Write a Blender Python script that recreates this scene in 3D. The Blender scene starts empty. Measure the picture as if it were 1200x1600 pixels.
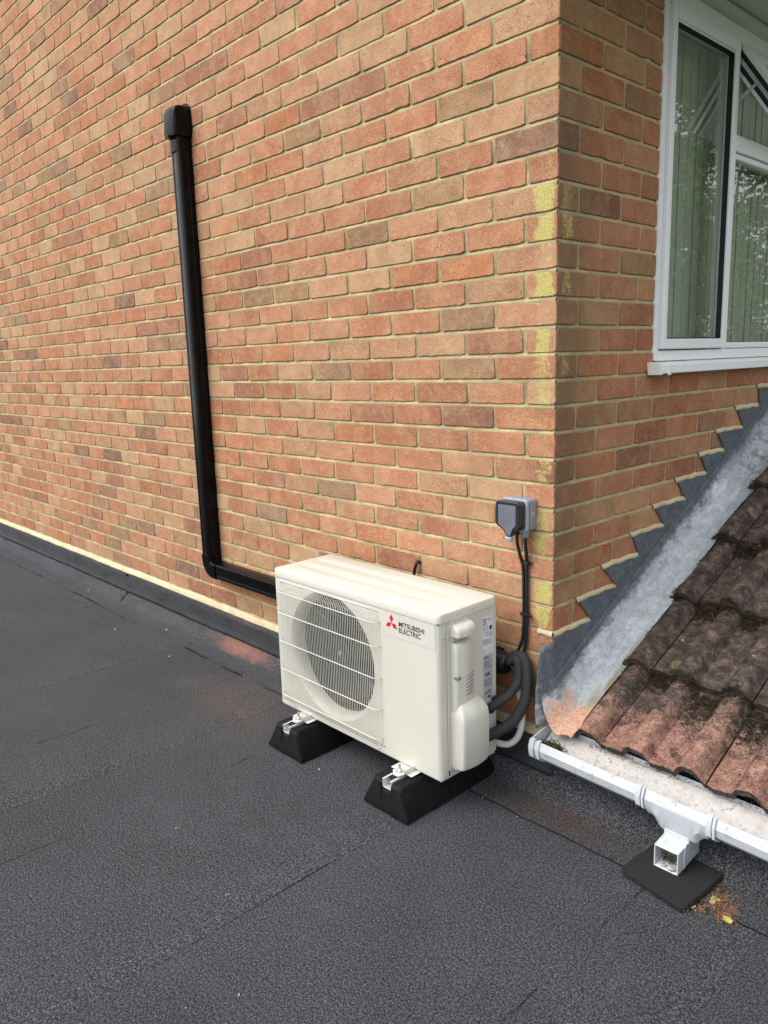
import bpy, bmesh, math, random
from mathutils import Vector, Matrix, noise as mnoise
random.seed(7)
scene = bpy.context.scene
col = scene.collection
PI = math.pi

# ------------------------------------------------------------------ camera
yaw, pitch, roll = -0.8260298, -0.1917082, -0.0311069
cy, sy, cp, sp = math.cos(yaw), math.sin(yaw), math.cos(pitch), math.sin(pitch)
fwd = Vector((sy*cp, cy*cp, sp)); rt = Vector((cy, -sy, 0)); up = rt.cross(fwd)
cr, sr = math.cos(roll), math.sin(roll)
R_ = cr*rt + sr*up; U_ = -sr*rt + cr*up
cd = bpy.data.cameras.new('camera'); cam = bpy.data.objects.new('camera', cd); col.objects.link(cam)
m = Matrix.Identity(4)
for i in range(3):
    m[i][0] = R_[i]; m[i][1] = U_[i]; m[i][2] = -fwd[i]
m[0][3], m[1][3], m[2][3] = 1.298537, -1.87636, 1.337892
cam.matrix_world = m
cd.sensor_fit = 'HORIZONTAL'; cd.sensor_width = 36.0; cd.lens = 36.0*1209.65/1200.0
cd.clip_start = 0.02; cd.clip_end = 500
scene.camera = cam

# ------------------------------------------------------------------ light
SUN_EL, SUN_AZ = math.radians(52), math.radians(205)     # azimuth measured from +Y towards +X
w = bpy.data.worlds.new("World"); scene.world = w; w.use_nodes = True
nt = w.node_tree; bg = nt.nodes['Background']
sky = nt.nodes.new('ShaderNodeTexSky'); sky.sky_type = 'NISHITA'; sky.sun_disc = False
sky.sun_elevation = SUN_EL; sky.sun_rotation = SUN_AZ
sky.air_density = 1.0; sky.dust_density = 8.0; sky.ozone_density = 1.0
hs = nt.nodes.new('ShaderNodeHueSaturation'); hs.inputs['Saturation'].default_value = 0.30      # thin overcast
nt.links.new(sky.outputs[0], hs.inputs['Color']); ov = nt.nodes.new('ShaderNodeMix'); ov.data_type = 'RGBA'; ov.inputs[0].default_value = 0.5; ov.inputs[7].default_value = (8.2, 8.5, 8.9, 1)   # even cloud cover
nt.links.new(hs.outputs[0], ov.inputs[6]); nt.links.new(ov.outputs[2], bg.inputs[0]); bg.inputs[1].default_value = 0.15
sd = bpy.data.lights.new('sun', 'SUN'); sun = bpy.data.objects.new('sun', sd); col.objects.link(sun)
sd.energy = 1.3; sd.angle = math.radians(45); sd.color = (1.0, 0.965, 0.90)
d = Vector((math.sin(SUN_AZ)*math.cos(SUN_EL), math.cos(SUN_AZ)*math.cos(SUN_EL), math.sin(SUN_EL)))
sun.rotation_euler = d.to_track_quat('Z', 'Y').to_euler()
vs = scene.view_settings
vs.view_transform = 'Standard'; vs.look = 'None'; vs.gamma = 1.0; vs.exposure = 0.50
vs.use_curve_mapping = False

# ------------------------------------------------------------------ helpers
def tag(o, label=None, cat=None, group=None, kind=None):
    if label: o['label'] = label
    if cat: o['category'] = cat
    if group: o['group'] = group
    if kind: o['kind'] = kind
    return o

def empty(name, loc, label=None, cat=None, group=None):
    o = bpy.data.objects.new(name, None); col.objects.link(o); o.location = loc
    o.empty_display_size = 0.05
    return tag(o, label, cat, group)

def wloc(o):
    v = Vector((0, 0, 0))
    while o is not None:
        v += Vector(o.location); o = o.parent
    return v

class MB:
    """collects geometry in world coordinates; build() links it as ONE object"""
    def __init__(s):
        s.v = []; s.f = []; s.attr = {}
    def add(s, vs_, fs_):
        n = len(s.v); s.v += [tuple(q) for q in vs_]; s.f += [tuple(i+n for i in f) for f in fs_]
        return s
    def box(s, x0, x1, y0, y1, z0, z1):
        return s.add([(x0,y0,z0),(x1,y0,z0),(x1,y1,z0),(x0,y1,z0),(x0,y0,z1),(x1,y0,z1),(x1,y1,z1),(x0,y1,z1)],
            [(0,3,2,1),(4,5,6,7),(0,1,5,4),(1,2,6,5),(2,3,7,6),(3,0,4,7)])
    def hexa(s, b, t):
        return s.add(list(b)+list(t), [(0,3,2,1),(4,5,6,7),(0,1,5,4),(1,2,6,5),(2,3,7,6),(3,0,4,7)])
    def prism(s, pts, ext):
        n = len(pts); ext = Vector(ext)
        a = [Vector(q) for q in pts]; b = [q+ext for q in a]
        return s.add(a+b, [tuple(range(n))[::-1], tuple(range(n, 2*n))] + [(i, (i+1) % n, n+(i+1) % n, n+i) for i in range(n)])
    def tube(s, pts, r, n=10, cap=True, rfun=None):
        pts = [Vector(q) for q in pts]; N = len(pts)
        t0 = (pts[1]-pts[0]).normalized()
        a = Vector((0,0,1)) if abs(t0.z) < .9 else Vector((1,0,0))
        u = t0.cross(a).normalized(); vs_ = []
        for i, q in enumerate(pts):
            t = (pts[min(i+1, N-1)]-pts[max(i-1, 0)]).normalized()
            u = (u - t*u.dot(t)).normalized(); w_ = t.cross(u)
            rr = r*(rfun(i/(N-1)) if rfun else 1)
            for k in range(n):
                an = 2*PI*k/n; vs_.append(q + u*math.cos(an)*rr + w_*math.sin(an)*rr)
        fs = [(i*n+k, i*n+(k+1) % n, (i+1)*n+(k+1) % n, (i+1)*n+k) for i in range(N-1) for k in range(n)]
        if cap: fs += [tuple(range(n))[::-1], tuple(range((N-1)*n, N*n))]
        return s.add(vs_, fs)
    def cyl(s, c, axis, r, h, n=20):
        c = Vector(c); ax = {'x': Vector((1,0,0)), 'y': Vector((0,1,0)), 'z': Vector((0,0,1))}[axis]
        return s.tube([c, c+ax*h], r, n)
    def ball(s, c, r, seg=10, ring=6, sc=(1,1,1)):
        vs_ = []; fs = []
        for i in range(ring+1):
            th = PI*i/ring
            for k in range(seg):
                ph = 2*PI*k/seg
                vs_.append((c[0]+r*sc[0]*math.sin(th)*math.cos(ph), c[1]+r*sc[1]*math.sin(th)*math.sin(ph), c[2]+r*sc[2]*math.cos(th)))
        for i in range(ring):
            for k in range(seg):
                fs.append((i*seg+k, (i+1)*seg+k, (i+1)*seg+(k+1) % seg, i*seg+(k+1) % seg))
        return s.add(vs_, fs)
    def grid(s, P):
        nu = len(P); nv = len(P[0])
        return s.add([q for row in P for q in row], [(i*nv+j, (i+1)*nv+j, (i+1)*nv+j+1, i*nv+j+1) for i in range(nu-1) for j in range(nv-1)])
    def build(s, name, mat, parent=None, smooth=False, bevel=0, segs=2, solid=0, fcol=None, fcol2=None, weld=False, offs=0):
        off = wloc(parent) if parent else Vector((0,0,0))
        me = bpy.data.meshes.new(name)
        me.from_pydata([(q[0]-off.x, q[1]-off.y, q[2]-off.z) for q in s.v], [], s.f)
        if weld or bevel:
            bm = bmesh.new(); bm.from_mesh(me)
            if weld: bmesh.ops.remove_doubles(bm, verts=bm.verts, dist=1e-5)
            if not fcol: bmesh.ops.recalc_face_normals(bm, faces=bm.faces)
            bm.to_mesh(me); bm.free()
        for nm, dat in (('bcol', fcol), ('bpar', fcol2)):
            if dat:
                a = me.attributes.new(nm, 'FLOAT_COLOR', 'FACE')
                flat = []
                for c in dat: flat += [c[0], c[1], c[2], 1.0]
                a.data.foreach_set('color', flat)
        me.update()
        o = bpy.data.objects.new(name, me); col.objects.link(o)
        if mat: me.materials.append(mat)
        if parent: o.parent = parent
        if smooth:
            me.polygons.foreach_set('use_smooth', [True]*len(me.polygons))
        if solid:
            md = o.modifiers.new('solid', 'SOLIDIFY'); md.thickness = solid; md.offset = offs
        if bevel:
            md = o.modifiers.new('bevel', 'BEVEL'); md.width = bevel; md.segments = segs; md.limit_method = 'ANGLE'; md.angle_limit = math.radians(32)
            me.polygons.foreach_set('use_smooth', [True]*len(me.polygons))
            md.harden_normals = True
        return o

def autosmooth(o, ang=35):
    me = o.data
    bm = bmesh.new(); bm.from_mesh(me)
    for e in bm.edges:
        if len(e.link_faces) == 2 and e.calc_face_angle(0) > math.radians(ang): e.smooth = False
    for f in bm.faces: f.smooth = True
    bm.to_mesh(me); bm.free()
    return o

def catmull(pts, k=8):
    P = [Vector(q) for q in pts]; P = [P[0]*2-P[1]] + P + [P[-1]*2-P[-2]]; out = []
    for i in range(1, len(P)-2):
        for j in range(k):
            t = j/k; a, b, c, d_ = P[i-1], P[i], P[i+1], P[i+2]
            out.append(0.5*((2*b)+(c-a)*t+(2*a-5*b+4*c-d_)*t*t+(3*b-a-3*c+d_)*t**3))
    out.append(P[-2]); return out

def text_mesh(name, body, size, origin, xdir, ydir, mat, parent, depth=0.0004, sx=1.0, bold=0.0):
    cu = bpy.data.curves.new(name, 'FONT'); cu.body = body; cu.size = size; cu.extrude = depth; cu.offset = bold
    cu.space_character = 1.0
    t = bpy.data.objects.new(name, cu); col.objects.link(t)
    bpy.context.view_layer.update()
    dg = bpy.context.evaluated_depsgraph_get()
    me = bpy.data.meshes.new_from_object(t.evaluated_get(dg))
    bpy.data.objects.remove(t)
    X = Vector(xdir).normalized()*sx; Y = Vector(ydir).normalized(); Z = X.normalized().cross(Y)
    off = wloc(parent); O = Vector(origin)-off
    for v in me.vertices:
        c = v.co.copy(); v.co = O + X*c.x + Y*c.y + Z*c.z
    me.materials.clear(); me.materials.append(mat)
    o = bpy.data.objects.new(name, me); col.objects.link(o); o.parent = parent
    return o

def copy_tree(o, parent=None):
    c = o.copy(); col.objects.link(c); c.parent = parent
    for ch in list(o.children): copy_tree(ch, c)
    return c

# ------------------------------------------------------------------ materials
class NT:
    def __init__(s, name):
        s.m = bpy.data.materials.new(name); s.m.use_nodes = True; s.t = s.m.node_tree
        s.b = s.t.nodes['Principled BSDF']; s.co = None
    def n(s, typ, **kw):
        nd = s.t.nodes.new(typ)
        for k, v in kw.items(): setattr(nd, k, v)
        return nd
    def l(s, a, b): s.t.links.new(a, b)
    def obj(s):
        if not s.co: s.co = s.n('ShaderNodeTexCoord').outputs['Object']
        return s.co
    def noise(s, scale, detail=4, rough=.55, vec=None, stretch=None, dist=0):
        v = vec or s.obj()
        if stretch:
            mp = s.n('ShaderNodeMapping'); mp.inputs['Scale'].default_value = stretch; s.l(v, mp.inputs[0]); v = mp.outputs[0]
        nd = s.n('ShaderNodeTexNoise'); nd.inputs['Scale'].default_value = scale; nd.inputs['Detail'].default_value = detail
        nd.inputs['Roughness'].default_value = rough; nd.inputs['Distortion'].default_value = dist
        s.l(v, nd.inputs['Vector']); return nd.outputs[0]
    def vor(s, scale, feat='F1', out=0, vec=None):
        nd = s.n('ShaderNodeTexVoronoi'); nd.feature = feat; nd.inputs['Scale'].default_value = scale
        s.l(vec or s.obj(), nd.inputs['Vector']); return nd.outputs[out]
    def ramp(s, fac, stops, interp='LINEAR'):
        nd = s.n('ShaderNodeValToRGB'); cr_ = nd.color_ramp; cr_.interpolation = interp
        while len(cr_.elements) < len(stops): cr_.elements.new(.5)
        for e, (p_, c) in zip(cr_.elements, stops):
            e.position = p_; e.color = (c, c, c, 1) if isinstance(c, (int, float)) else (*c, 1)
        s.l(fac, nd.inputs[0]); return nd.outputs[0]
    def mix(s, fac, a, b, mode='MIX'):
        nd = s.n('ShaderNodeMix', data_type='RGBA', blend_type=mode)
        for sock, v in ((nd.inputs[0], fac), (nd.inputs[6], a), (nd.inputs[7], b)):
            if hasattr(v, 'links'): s.l(v, sock)
            elif isinstance(v, (int, float)): sock.default_value = v if sock.type == 'VALUE' else (v, v, v, 1)
            else: sock.default_value = (*v, 1)
        return nd.outputs[2]
    def math(s, op, a, b=None, clamp=False):
        nd = s.n('ShaderNodeMath', operation=op); nd.use_clamp = clamp
        for i, v in enumerate((a, b)):
            if v is None: continue
            if hasattr(v, 'links'): s.l(v, nd.inputs[i])
            else: nd.inputs[i].default_value = v
        return nd.outputs[0]
    def rng(s, v, a, b, c=0.0, d_=1.0, smooth=True):
        nd = s.n('ShaderNodeMapRange'); nd.interpolation_type = 'SMOOTHSTEP' if smooth else 'LINEAR'
        s.l(v, nd.inputs[0])
        for i, q in enumerate((a, b, c, d_)): nd.inputs[i+1].default_value = q
        return nd.outputs[0]
    def xyz(s):
        nd = s.n('ShaderNodeSeparateXYZ'); s.l(s.obj(), nd.inputs[0]); return nd.outputs
    def attr(s, name):
        nd = s.n('ShaderNodeAttribute'); nd.attribute_name = name; return nd.outputs
    def base(s, c):
        if hasattr(c, 'links'): s.l(c, s.b.inputs['Base Color'])
        else: s.b.inputs['Base Color'].default_value = (*c, 1)
        return s
    def rough(s, r):
        if hasattr(r, 'links'): s.l(r, s.b.inputs['Roughness'])
        else: s.b.inputs['Roughness'].default_value = r
        return s
    def bump(s, h, strength=.3, dist=.002):
        nd = s.n('ShaderNodeBump'); nd.inputs['Strength'].default_value = strength; nd.inputs['Distance'].default_value = dist
        s.l(h, nd.inputs['Height']); s.l(nd.outputs[0], s.b.inputs['Normal']); return s

def simple(name, c, rough=.5, metal=0, var=.06, vscale=20, bump=0, bscale=200, coat=0, dirt=None):
    t = NT(name)
    n1 = t.noise(vscale, 5)
    c0 = tuple(max(0, q*(1-var)) for q in c); c1 = tuple(min(1, q*(1+var)) for q in c)
    cc = t.ramp(n1, [(.3, c0), (.7, c1)])
    if dirt:
        dm = t.ramp(t.noise(dirt[1], 8, .7), [(dirt[2], 0.0), (dirt[2]+.12, 1.0)])
        cc = t.mix(t.math('MULTIPLY', dm, dirt[3]), cc, dirt[0])
    t.base(cc); t.rough(t.ramp(t.noise(vscale*3, 4), [(.3, max(0, rough-.06)), (.7, min(1, rough+.06))]))
    t.b.inputs['Metallic'].default_value = metal
    if coat: t.b.inputs['Coat Weight'].default_value = coat; t.b.inputs['Coat Roughness'].default_value = .08
    if bump: t.bump(t.noise(bscale, 4), bump, .001)
    return t.m

def lichen(t, c, X, strength):
    # one continuous growth along the corner, over bricks and joints and round onto the return
    xw = t.math('ADD', X[0], t.math('MULTIPLY', t.math('SUBTRACT', t.noise(16, 5, .7), .5), .11))
    fl = t.math('MULTIPLY', t.rng(xw, -.112, -.055), t.rng(xw, .002, -.024))
    ret = t.rng(X[1], .006, .014)
    yw = t.math('ADD', X[1], t.math('MULTIPLY', t.math('SUBTRACT', t.noise(18, 5, .7), .5), .07))
    lr = t.math('MULTIPLY', t.rng(yw, .008, .03), t.rng(yw, .10, .06))
    L = t.math('ADD', t.math('MULTIPLY', fl, t.math('SUBTRACT', 1.0, ret)), t.math('MULTIPLY', t.math('MULTIPLY', lr, ret), .88))
    L = t.math('MULTIPLY', L, t.rng(strength, 0, 1, .25, 1, False) if hasattr(strength, 'links') else strength)
    zb = t.noise(2.6, 2, .5, stretch=(.01, .01, 1))
    fine = t.noise(95, 6, .8); big = t.noise(13, 3, .6)
    th = t.math('ADD', t.math('ADD', t.math('MULTIPLY', L, .62), t.math('MULTIPLY', big, .55)), t.math('ADD', t.math('MULTIPLY', fine, 1.05), t.math('MULTIPLY', zb, .45)))
    th = t.math('ADD', th, t.rng(X[2], 2.05, 1.9, -.35, 0))
    lm = t.math('MULTIPLY', t.rng(th, 1.40, 1.58), t.rng(L, .02, .12))
    lc = t.mix(t.rng(t.noise(200, 3), .4, .65), (.42, .39, .12), (.60, .56, .18))
    return t.mix(t.math('MULTIPLY', lm, .82), c, lc)

def brick_mat():
    t = NT('brick'); X = t.xyz(); bc = t.attr('bcol')[0]; bp = t.attr('bpar')
    sp_ = t.n('ShaderNodeSeparateXYZ'); t.l(bp[1], sp_.inputs[0])
    # offset noise by brick
    va = t.n('ShaderNodeVectorMath', operation='MULTIPLY_ADD'); t.l(bp[1], va.inputs[0]); va.inputs[1].default_value = (3, 7, 5); t.l(t.obj(), va.inputs[2])
    v = va.outputs[0]
    c = bc
    n1 = t.noise(9, 6, .7, v)
    c = t.mix(t.rng(n1, .38, .65, 0, .8), t.mix(1.0, c, (.80, .74, .72), 'MULTIPLY'), t.mix(.28, c, (.50, .34, .19)))
    # kiss marks: broad dark or pale bands on some bricks
    n2 = t.noise(14, 6, .72, v, stretch=(1.6, 1.6, .35))
    km = t.math('MULTIPLY', t.rng(n2, .56, .64), t.rng(sp_.outputs[1], .6, .75))
    c = t.mix(t.math('MULTIPLY', km, .20), c, (.17, .115, .09))
    n5 = t.noise(38, 4, .65, v)
    c = t.mix(t.rng(n5, .5, .72, 0, .5), c, t.mix(.5, c, (.60, .44, .27)))
    # sand grain
    g = t.noise(190, 5, .85)
    c = t.mix(t.rng(g, .54, .63, 0, 1.0), c, t.mix(1, c, (.45, .40, .36), 'MULTIPLY'))
    c = t.mix(t.rng(g, .46, .35, 0, .7), c, t.mix(.5, c, (.72, .58, .40)))
    pit = t.rng(t.vor(62), .15, .08)
    pit = t.math('MULTIPLY', pit, t.rng(t.noise(12, 2), .5, .6))
    c = t.mix(t.math('MULTIPLY', pit, .8), c, (.06, .035, .025))
    cre = t.math('MULTIPLY', t.rng(t.math('ABSOLUTE', t.math('SUBTRACT', t.noise(16, 5, .7, v, stretch=(1, 1, 2.6)), .5)), .012, .003), t.rng(sp_.outputs[2], .62, .7))
    c = t.mix(t.math('MULTIPLY', cre, .6), c, (.07, .045, .03))
    cl_ = t.rng(t.noise(55, 5, .8, v), .60, .68)
    c = t.mix(t.math('MULTIPLY', cl_, .45), c, (.58, .45, .30))
    # algae on the return wall beside the corner
    alg = t.math('MULTIPLY', t.rng(X[1], .27, .04), t.rng(X[2], .5, .75))
    alg = t.math('MULTIPLY', alg, t.rng(t.noise(7, 5, .6), .30, .50))
    alg = t.math('MULTIPLY', alg, t.rng(X[1], .0005, .002))
    alg = t.math('MULTIPLY', alg, t.rng(X[2], 2.35, 1.7, .25, 1))
    c = t.mix(t.math('MULTIPLY', alg, .62), c, (.12, .098, .056))
    # the return wall is tinted a darker brown all over
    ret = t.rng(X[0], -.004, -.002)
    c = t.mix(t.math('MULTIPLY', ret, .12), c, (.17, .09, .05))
    c = lichen(t, c, X, sp_.outputs[0])
    t.base(c); t.rough(.9)
    t.b.inputs['Specular IOR Level'].default_value = .25
    h = t.math('ADD', t.math('MULTIPLY', g, .5), t.math('MULTIPLY', n5, 1.2))
    h = t.math('SUBTRACT', h, t.math('MULTIPLY', pit, 1.5))
    t.bump(h, .8, .0030)
    return t.m

def mortar_mat(name='mortar', a=(.42, .335, .165), b=(.60, .49, .265), dark=True):
    t = NT(name); X = t.xyz()
    c = t.ramp(t.noise(13, 5, .6), [(.3, a), (.7, b)])
    g = t.noise(220, 4, .85)
    c = t.mix(t.rng(g, .55, .7, 0, .7), c, t.mix(1, c, (.55, .52, .46), 'MULTIPLY'))
    c = t.mix(t.rng(t.noise(50, 5, .7), .60, .75, 0, .6), c, (.20, .17, .12))
    if dark:
        alg = t.math('MULTIPLY', t.rng(X[1], .30, .03), t.rng(X[1], -.002, .004))
        alg = t.math('MULTIPLY', alg, t.rng(t.noise(9, 4), .35, .6))
        c = t.mix(t.math('MULTIPLY', alg, .6), c, (.15, .135, .09))
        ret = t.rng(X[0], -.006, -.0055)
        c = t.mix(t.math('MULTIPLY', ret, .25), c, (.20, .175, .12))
        c = lichen(t, c, X, .42)
    t.base(c); t.rough(.95); t.bump(t.math('ADD', g, t.noise(60, 4)), .8, .0025)
    return t.m

def felt_mat():
    t = NT('mineral_felt'); X = t.xyz()
    g = t.noise(180, 5, 1.0); g2 = t.noise(420, 3, 1.0)
    s_ = t.math('ADD', t.math('MULTIPLY', g, .55), t.math('MULTIPLY', g2, .45))
    c = t.ramp(s_, [(.43, (.0035, .0038, .0045)), (.475, (.020, .0215, .024)), (.52, (.060, .064, .070)), (.575, (.28, .29, .31))])
    # darker, pooled, washed areas
    b = t.noise(1.3, 5, .6)
    c = t.mix(t.rng(b, .36, .64, 0, .5), c, t.mix(1, c, (.70, .69, .69), 'MULTIPLY'))
    b2 = t.noise(7, 6, .65)
    c = t.mix(t.rng(b2, .52, .75, 0, .45), c, t.mix(.25, c, (.16, .17, .19)))
    # brick dust washed on the felt
    def blob(x, y, rx, ry, lo, hi):
        dx = t.math('DIVIDE', t.math('SUBTRACT', X[0], x), rx); dy = t.math('DIVIDE', t.math('SUBTRACT', X[1], y), ry)
        r = t.math('SQRT', t.math('ADD', t.math('MULTIPLY', dx, dx), t.math('MULTIPLY', dy, dy)))
        r = t.math('ADD', r, t.math('MULTIPLY', t.noise(9, 6, .7), 1.2))
        return t.rng(r, hi, lo)
    d1 = blob(-1.72, -.035, .50, .075, .55, 1.35)
    c = t.mix(t.math('MULTIPLY', d1, .75), c, t.mix(t.rng(g, .4, .6), (.20, .085, .06), (.42, .20, .145)))
    d2 = blob(-1.25, -.34, .62, .30, .45, 1.5)
    c = t.mix(t.math('MULTIPLY', d2, .45), c, t.mix(t.rng(g, .4, .6), (.05, .035, .03), (.22, .15, .125)))
    d3 = blob(.10, -.12, .42, .11, .6, 1.5)
    c = t.mix(t.math('MULTIPLY', d3, .55), c, t.mix(t.rng(g, .4, .6), (.028, .018, .016), (.13, .075, .065)))
    d4 = blob(-2.6, -.10, 1.6, .15, .6, 1.6)
    c = t.mix(t.math('MULTIPLY', d4, .25), c, (.10, .095, .09))
    # short pieces of bitumen bleed and worn lap edges running with the sheets
    sm = t.math('MULTIPLY', t.rng(t.math('ABSOLUTE', t.math('SUBTRACT', t.math('ADD', X[1], t.math('MULTIPLY', t.noise(2.5, 4, .6), .05)), -.155)), .006, .002), t.rng(t.noise(2.2, 3), .45, .55))
    c = t.mix(t.math('MULTIPLY', sm, .8), c, (.006, .006, .007))
    for cx0, sd0 in ((-.335, 3.0), (-.86, 9.0), (-1.52, 5.0), (.44, 7.0)):
        wv = t.math('ADD', X[0], t.math('MULTIPLY', t.math('SUBTRACT', t.noise(3+sd0*.2, 5, .6), .5), .05))
        ln = t.math('MULTIPLY', t.rng(t.math('ABSOLUTE', t.math('SUBTRACT', wv, cx0)), .0045, .0015), t.rng(t.noise(1.3+sd0*.31, 3), .52, .58))
        c = t.mix(t.math('MULTIPLY', ln, .7), c, (.008, .008, .009))
    # pale chalk scuffs
    s1 = t.noise(3.2, 3, .5, stretch=(1, 3, 1)); s2 = t.noise(55, 6, .8, stretch=(1, 2.2, 1))
    sc = t.math('MULTIPLY', t.rng(s1, .52, .66), t.rng(s2, .60, .70))
    c = t.mix(t.math('MULTIPLY', sc, .65), c, (.30, .32, .35))
    t.base(c); t.rough(.97); t.b.inputs['Specular IOR Level'].default_value = .12
    t.bump(s_, 1.0, .0045)
    return t.m

def lead_grey():
    t = NT('upstand_lead'); 
    c = t.ramp(t.noise(6, 6, .65, stretch=(1, 1, 2)), [(.3, (.018, .019, .021)), (.7, (.040, .042, .046))])
    s_ = t.noise(30, 6, .7, stretch=(2.5, 1, .4))
    c = t.mix(t.rng(s_, .60, .76, 0, .4), c, (.12, .12, .12))
    t.base(c); t.rough(t.ramp(t.noise(15, 4), [(.3, .42), (.7, .62)])); t.bump(t.noise(14, 4), .35, .006)
    return t.m

def lead_pale():
    t = NT('weathered_lead'); A = t.attr('bpar'); sp_ = t.n('ShaderNodeSeparateXYZ'); t.l(A[1], sp_.inputs[0])
    X = t.xyz()
    prof = t.attr('prof')[2]       # 0 at wall top .. 1 at tile edge
    n1 = t.noise(6, 6, .65); n2 = t.noise(34, 6, .72, stretch=(1, .6, 1)); n3 = t.noise(120, 4, .8)
    dark = t.ramp(n2, [(.3, (.060, .070, .082)), (.7, (.125, .142, .165))])
    scr = t.noise(60, 5, .75, stretch=(1, 2.4, .4))
    dark = t.mix(t.rng(scr, .56, .68, 0, .6), dark, (.32, .36, .40))
    stk = t.noise(14, 6, .75, stretch=(1.6, .3, .3))
    pale = t.ramp(n2, [(.28, (.27, .30, .32)), (.5, (.42, .455, .48)), (.72, (.60, .63, .66))])
    pale = t.mix(t.rng(n3, .56, .64, 0, .7), pale, (.16, .165, .165)); pale = t.mix(t.rng(t.noise(70, 6, .85), .585, .62, 0, .6), pale, (.78, .79, .80))
    pale = t.mix(t.rng(stk, .55, .68, 0, .7), pale, (.72, .75, .78)); pale = t.mix(t.rng(stk, .45, .36, 0, .55), pale, (.24, .265, .285))
    pp = t.math('ADD', prof, t.math('MULTIPLY', t.math('SUBTRACT', n1, .5), .35))
    pp = t.math('ADD', pp, t.math('MULTIPLY', t.math('SUBTRACT', n2, .5), .40))
    c = t.mix(t.rng(pp, .13, .33), dark, pale)
    # dark grime higher up
    up_ = t.math('MULTIPLY', t.rng(X[1], 1.0, 1.3), t.rng(n2, .46, .60))
    c = t.mix(t.math('MULTIPLY', up_, .8), c, (.11, .115, .115))
    # olive film along the tile edge near the bottom
    ol = t.math('MULTIPLY', t.rng(pp, .74, .92), t.rng(X[1], .55, .15))
    ol2 = t.math('MULTIPLY', t.rng(pp, .45, .7), t.rng(X[1], .20, .09))
    ol = t.math('MAXIMUM', ol, ol2)
    c = t.mix(t.math('MULTIPLY', ol, t.rng(n2, .3, .62, .35, .9)), c, (.20, .17, .085))
    # brick dust at the tail
    du = t.rng(t.math('ADD', X[1], t.math('MULTIPLY', t.math('SUBTRACT', n1, .5), .12)), .085, .035)
    du = t.math('MULTIPLY', du, t.rng(pp, .26, .38))
    c = t.mix(t.math('MULTIPLY', du, t.rng(n2, .25, .55, .45, .95)), c, t.mix(t.rng(n3, .35, .6), (.40, .16, .09), (.58, .37, .26)))
    t.base(c); t.rough(.62); t.bump(t.math('ADD', t.math('MULTIPLY', t.noise(16, 4), 1.5), t.math('MULTIPLY', n3, .5)), .6, .005)
    return t.m

def tile_mat():
    t = NT('concrete_tile'); bc = t.attr('bcol')[0]; X = t.xyz()
    sq = t.n('ShaderNodeSeparateXYZ'); t.l(t.attr('bpar')[1], sq.inputs[0])
    n1 = t.noise(6, 6, .7); n2 = t.noise(28, 6, .75); g = t.noise(170, 5, .9)
    dark = t.ramp(t.math('ADD', t.math('MULTIPLY', n2, .6), t.math('MULTIPLY', g, .4)), [(.40, (.016, .011, .009)), (.50, (.062, .044, .034)), (.60, (.19, .14, .112))])
    pink = t.ramp(t.math('ADD', t.math('MULTIPLY', n2, .4), t.math('MULTIPLY', g, .6)), [(.38, (.035, .022, .018)), (.47, (.19, .092, .066)), (.58, (.44, .25, .185))])
    pm = t.math('ADD', t.math('MULTIPLY', t.math('SUBTRACT', n1, .5), 1.8), t.math('MULTIPLY', t.math('SUBTRACT', g, .5), 1.6))
    pm = t.math('ADD', pm, t.math('SUBTRACT', t.math('MULTIPLY', t.math('MULTIPLY', sq.outputs[1], sq.outputs[0]), 1.35), .74))
    c = t.mix(t.rng(pm, -.18, .22), dark, pink)
    # lichen discs
    vv = t.n('ShaderNodeVectorMath', operation='ADD'); t.l(t.obj(), vv.inputs[0]); 
    nn = t.n('ShaderNodeTexNoise'); nn.inputs['Scale'].default_value = 30; t.l(t.obj(), nn.inputs['Vector'])
    sc = t.n('ShaderNodeVectorMath', operation='SCALE'); t.l(nn.outputs[1], sc.inputs[0]); sc.inputs[3].default_value = .03; t.l(sc.outputs[0], vv.inputs[1])
    vd = t.n('ShaderNodeTexVoronoi'); vd.inputs['Scale'].default_value = 14; t.l(vv.outputs[0], vd.inputs['Vector'])
    spv = t.n('ShaderNodeSeparateXYZ'); t.l(vd.outputs[1], spv.inputs[0])
    disc = t.math('MULTIPLY', t.rng(vd.outputs[0], .34, .30), t.rng(spv.outputs[0], .80, .82))
    c = t.mix(t.math('MULTIPLY', disc, t.rng(n2, .35, .6, .25, .8)), c, (.22, .165, .095))
    # black moss stain
    ms = t.math('MULTIPLY', t.rng(t.noise(17, 7, .8), .555, .60), t.rng(n1, .3, .5, .5, 1))
    c = t.mix(t.math('MULTIPLY', ms, .85), c, (.022, .016, .010))
    # white bird marks
    wh = t.math('MULTIPLY', t.rng(t.noise(26, 3, .6), .715, .74), 1.0)
    c = t.mix(t.math('MULTIPLY', wh, .9), c, (.62, .62, .58))
    t.base(c); t.rough(.93)
    t.bump(t.math('ADD', t.math('MULTIPLY', g, .7), t.math('MULTIPLY', n2, 1.4)), .95, .006)
    return t.m

def leafy(name, a, b, sc=3):
    t = NT(name)
    t.base(t.ramp(t.noise(sc, 3), [(.3, a), (.7, b)])); t.rough(.7)
    return t.m

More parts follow.
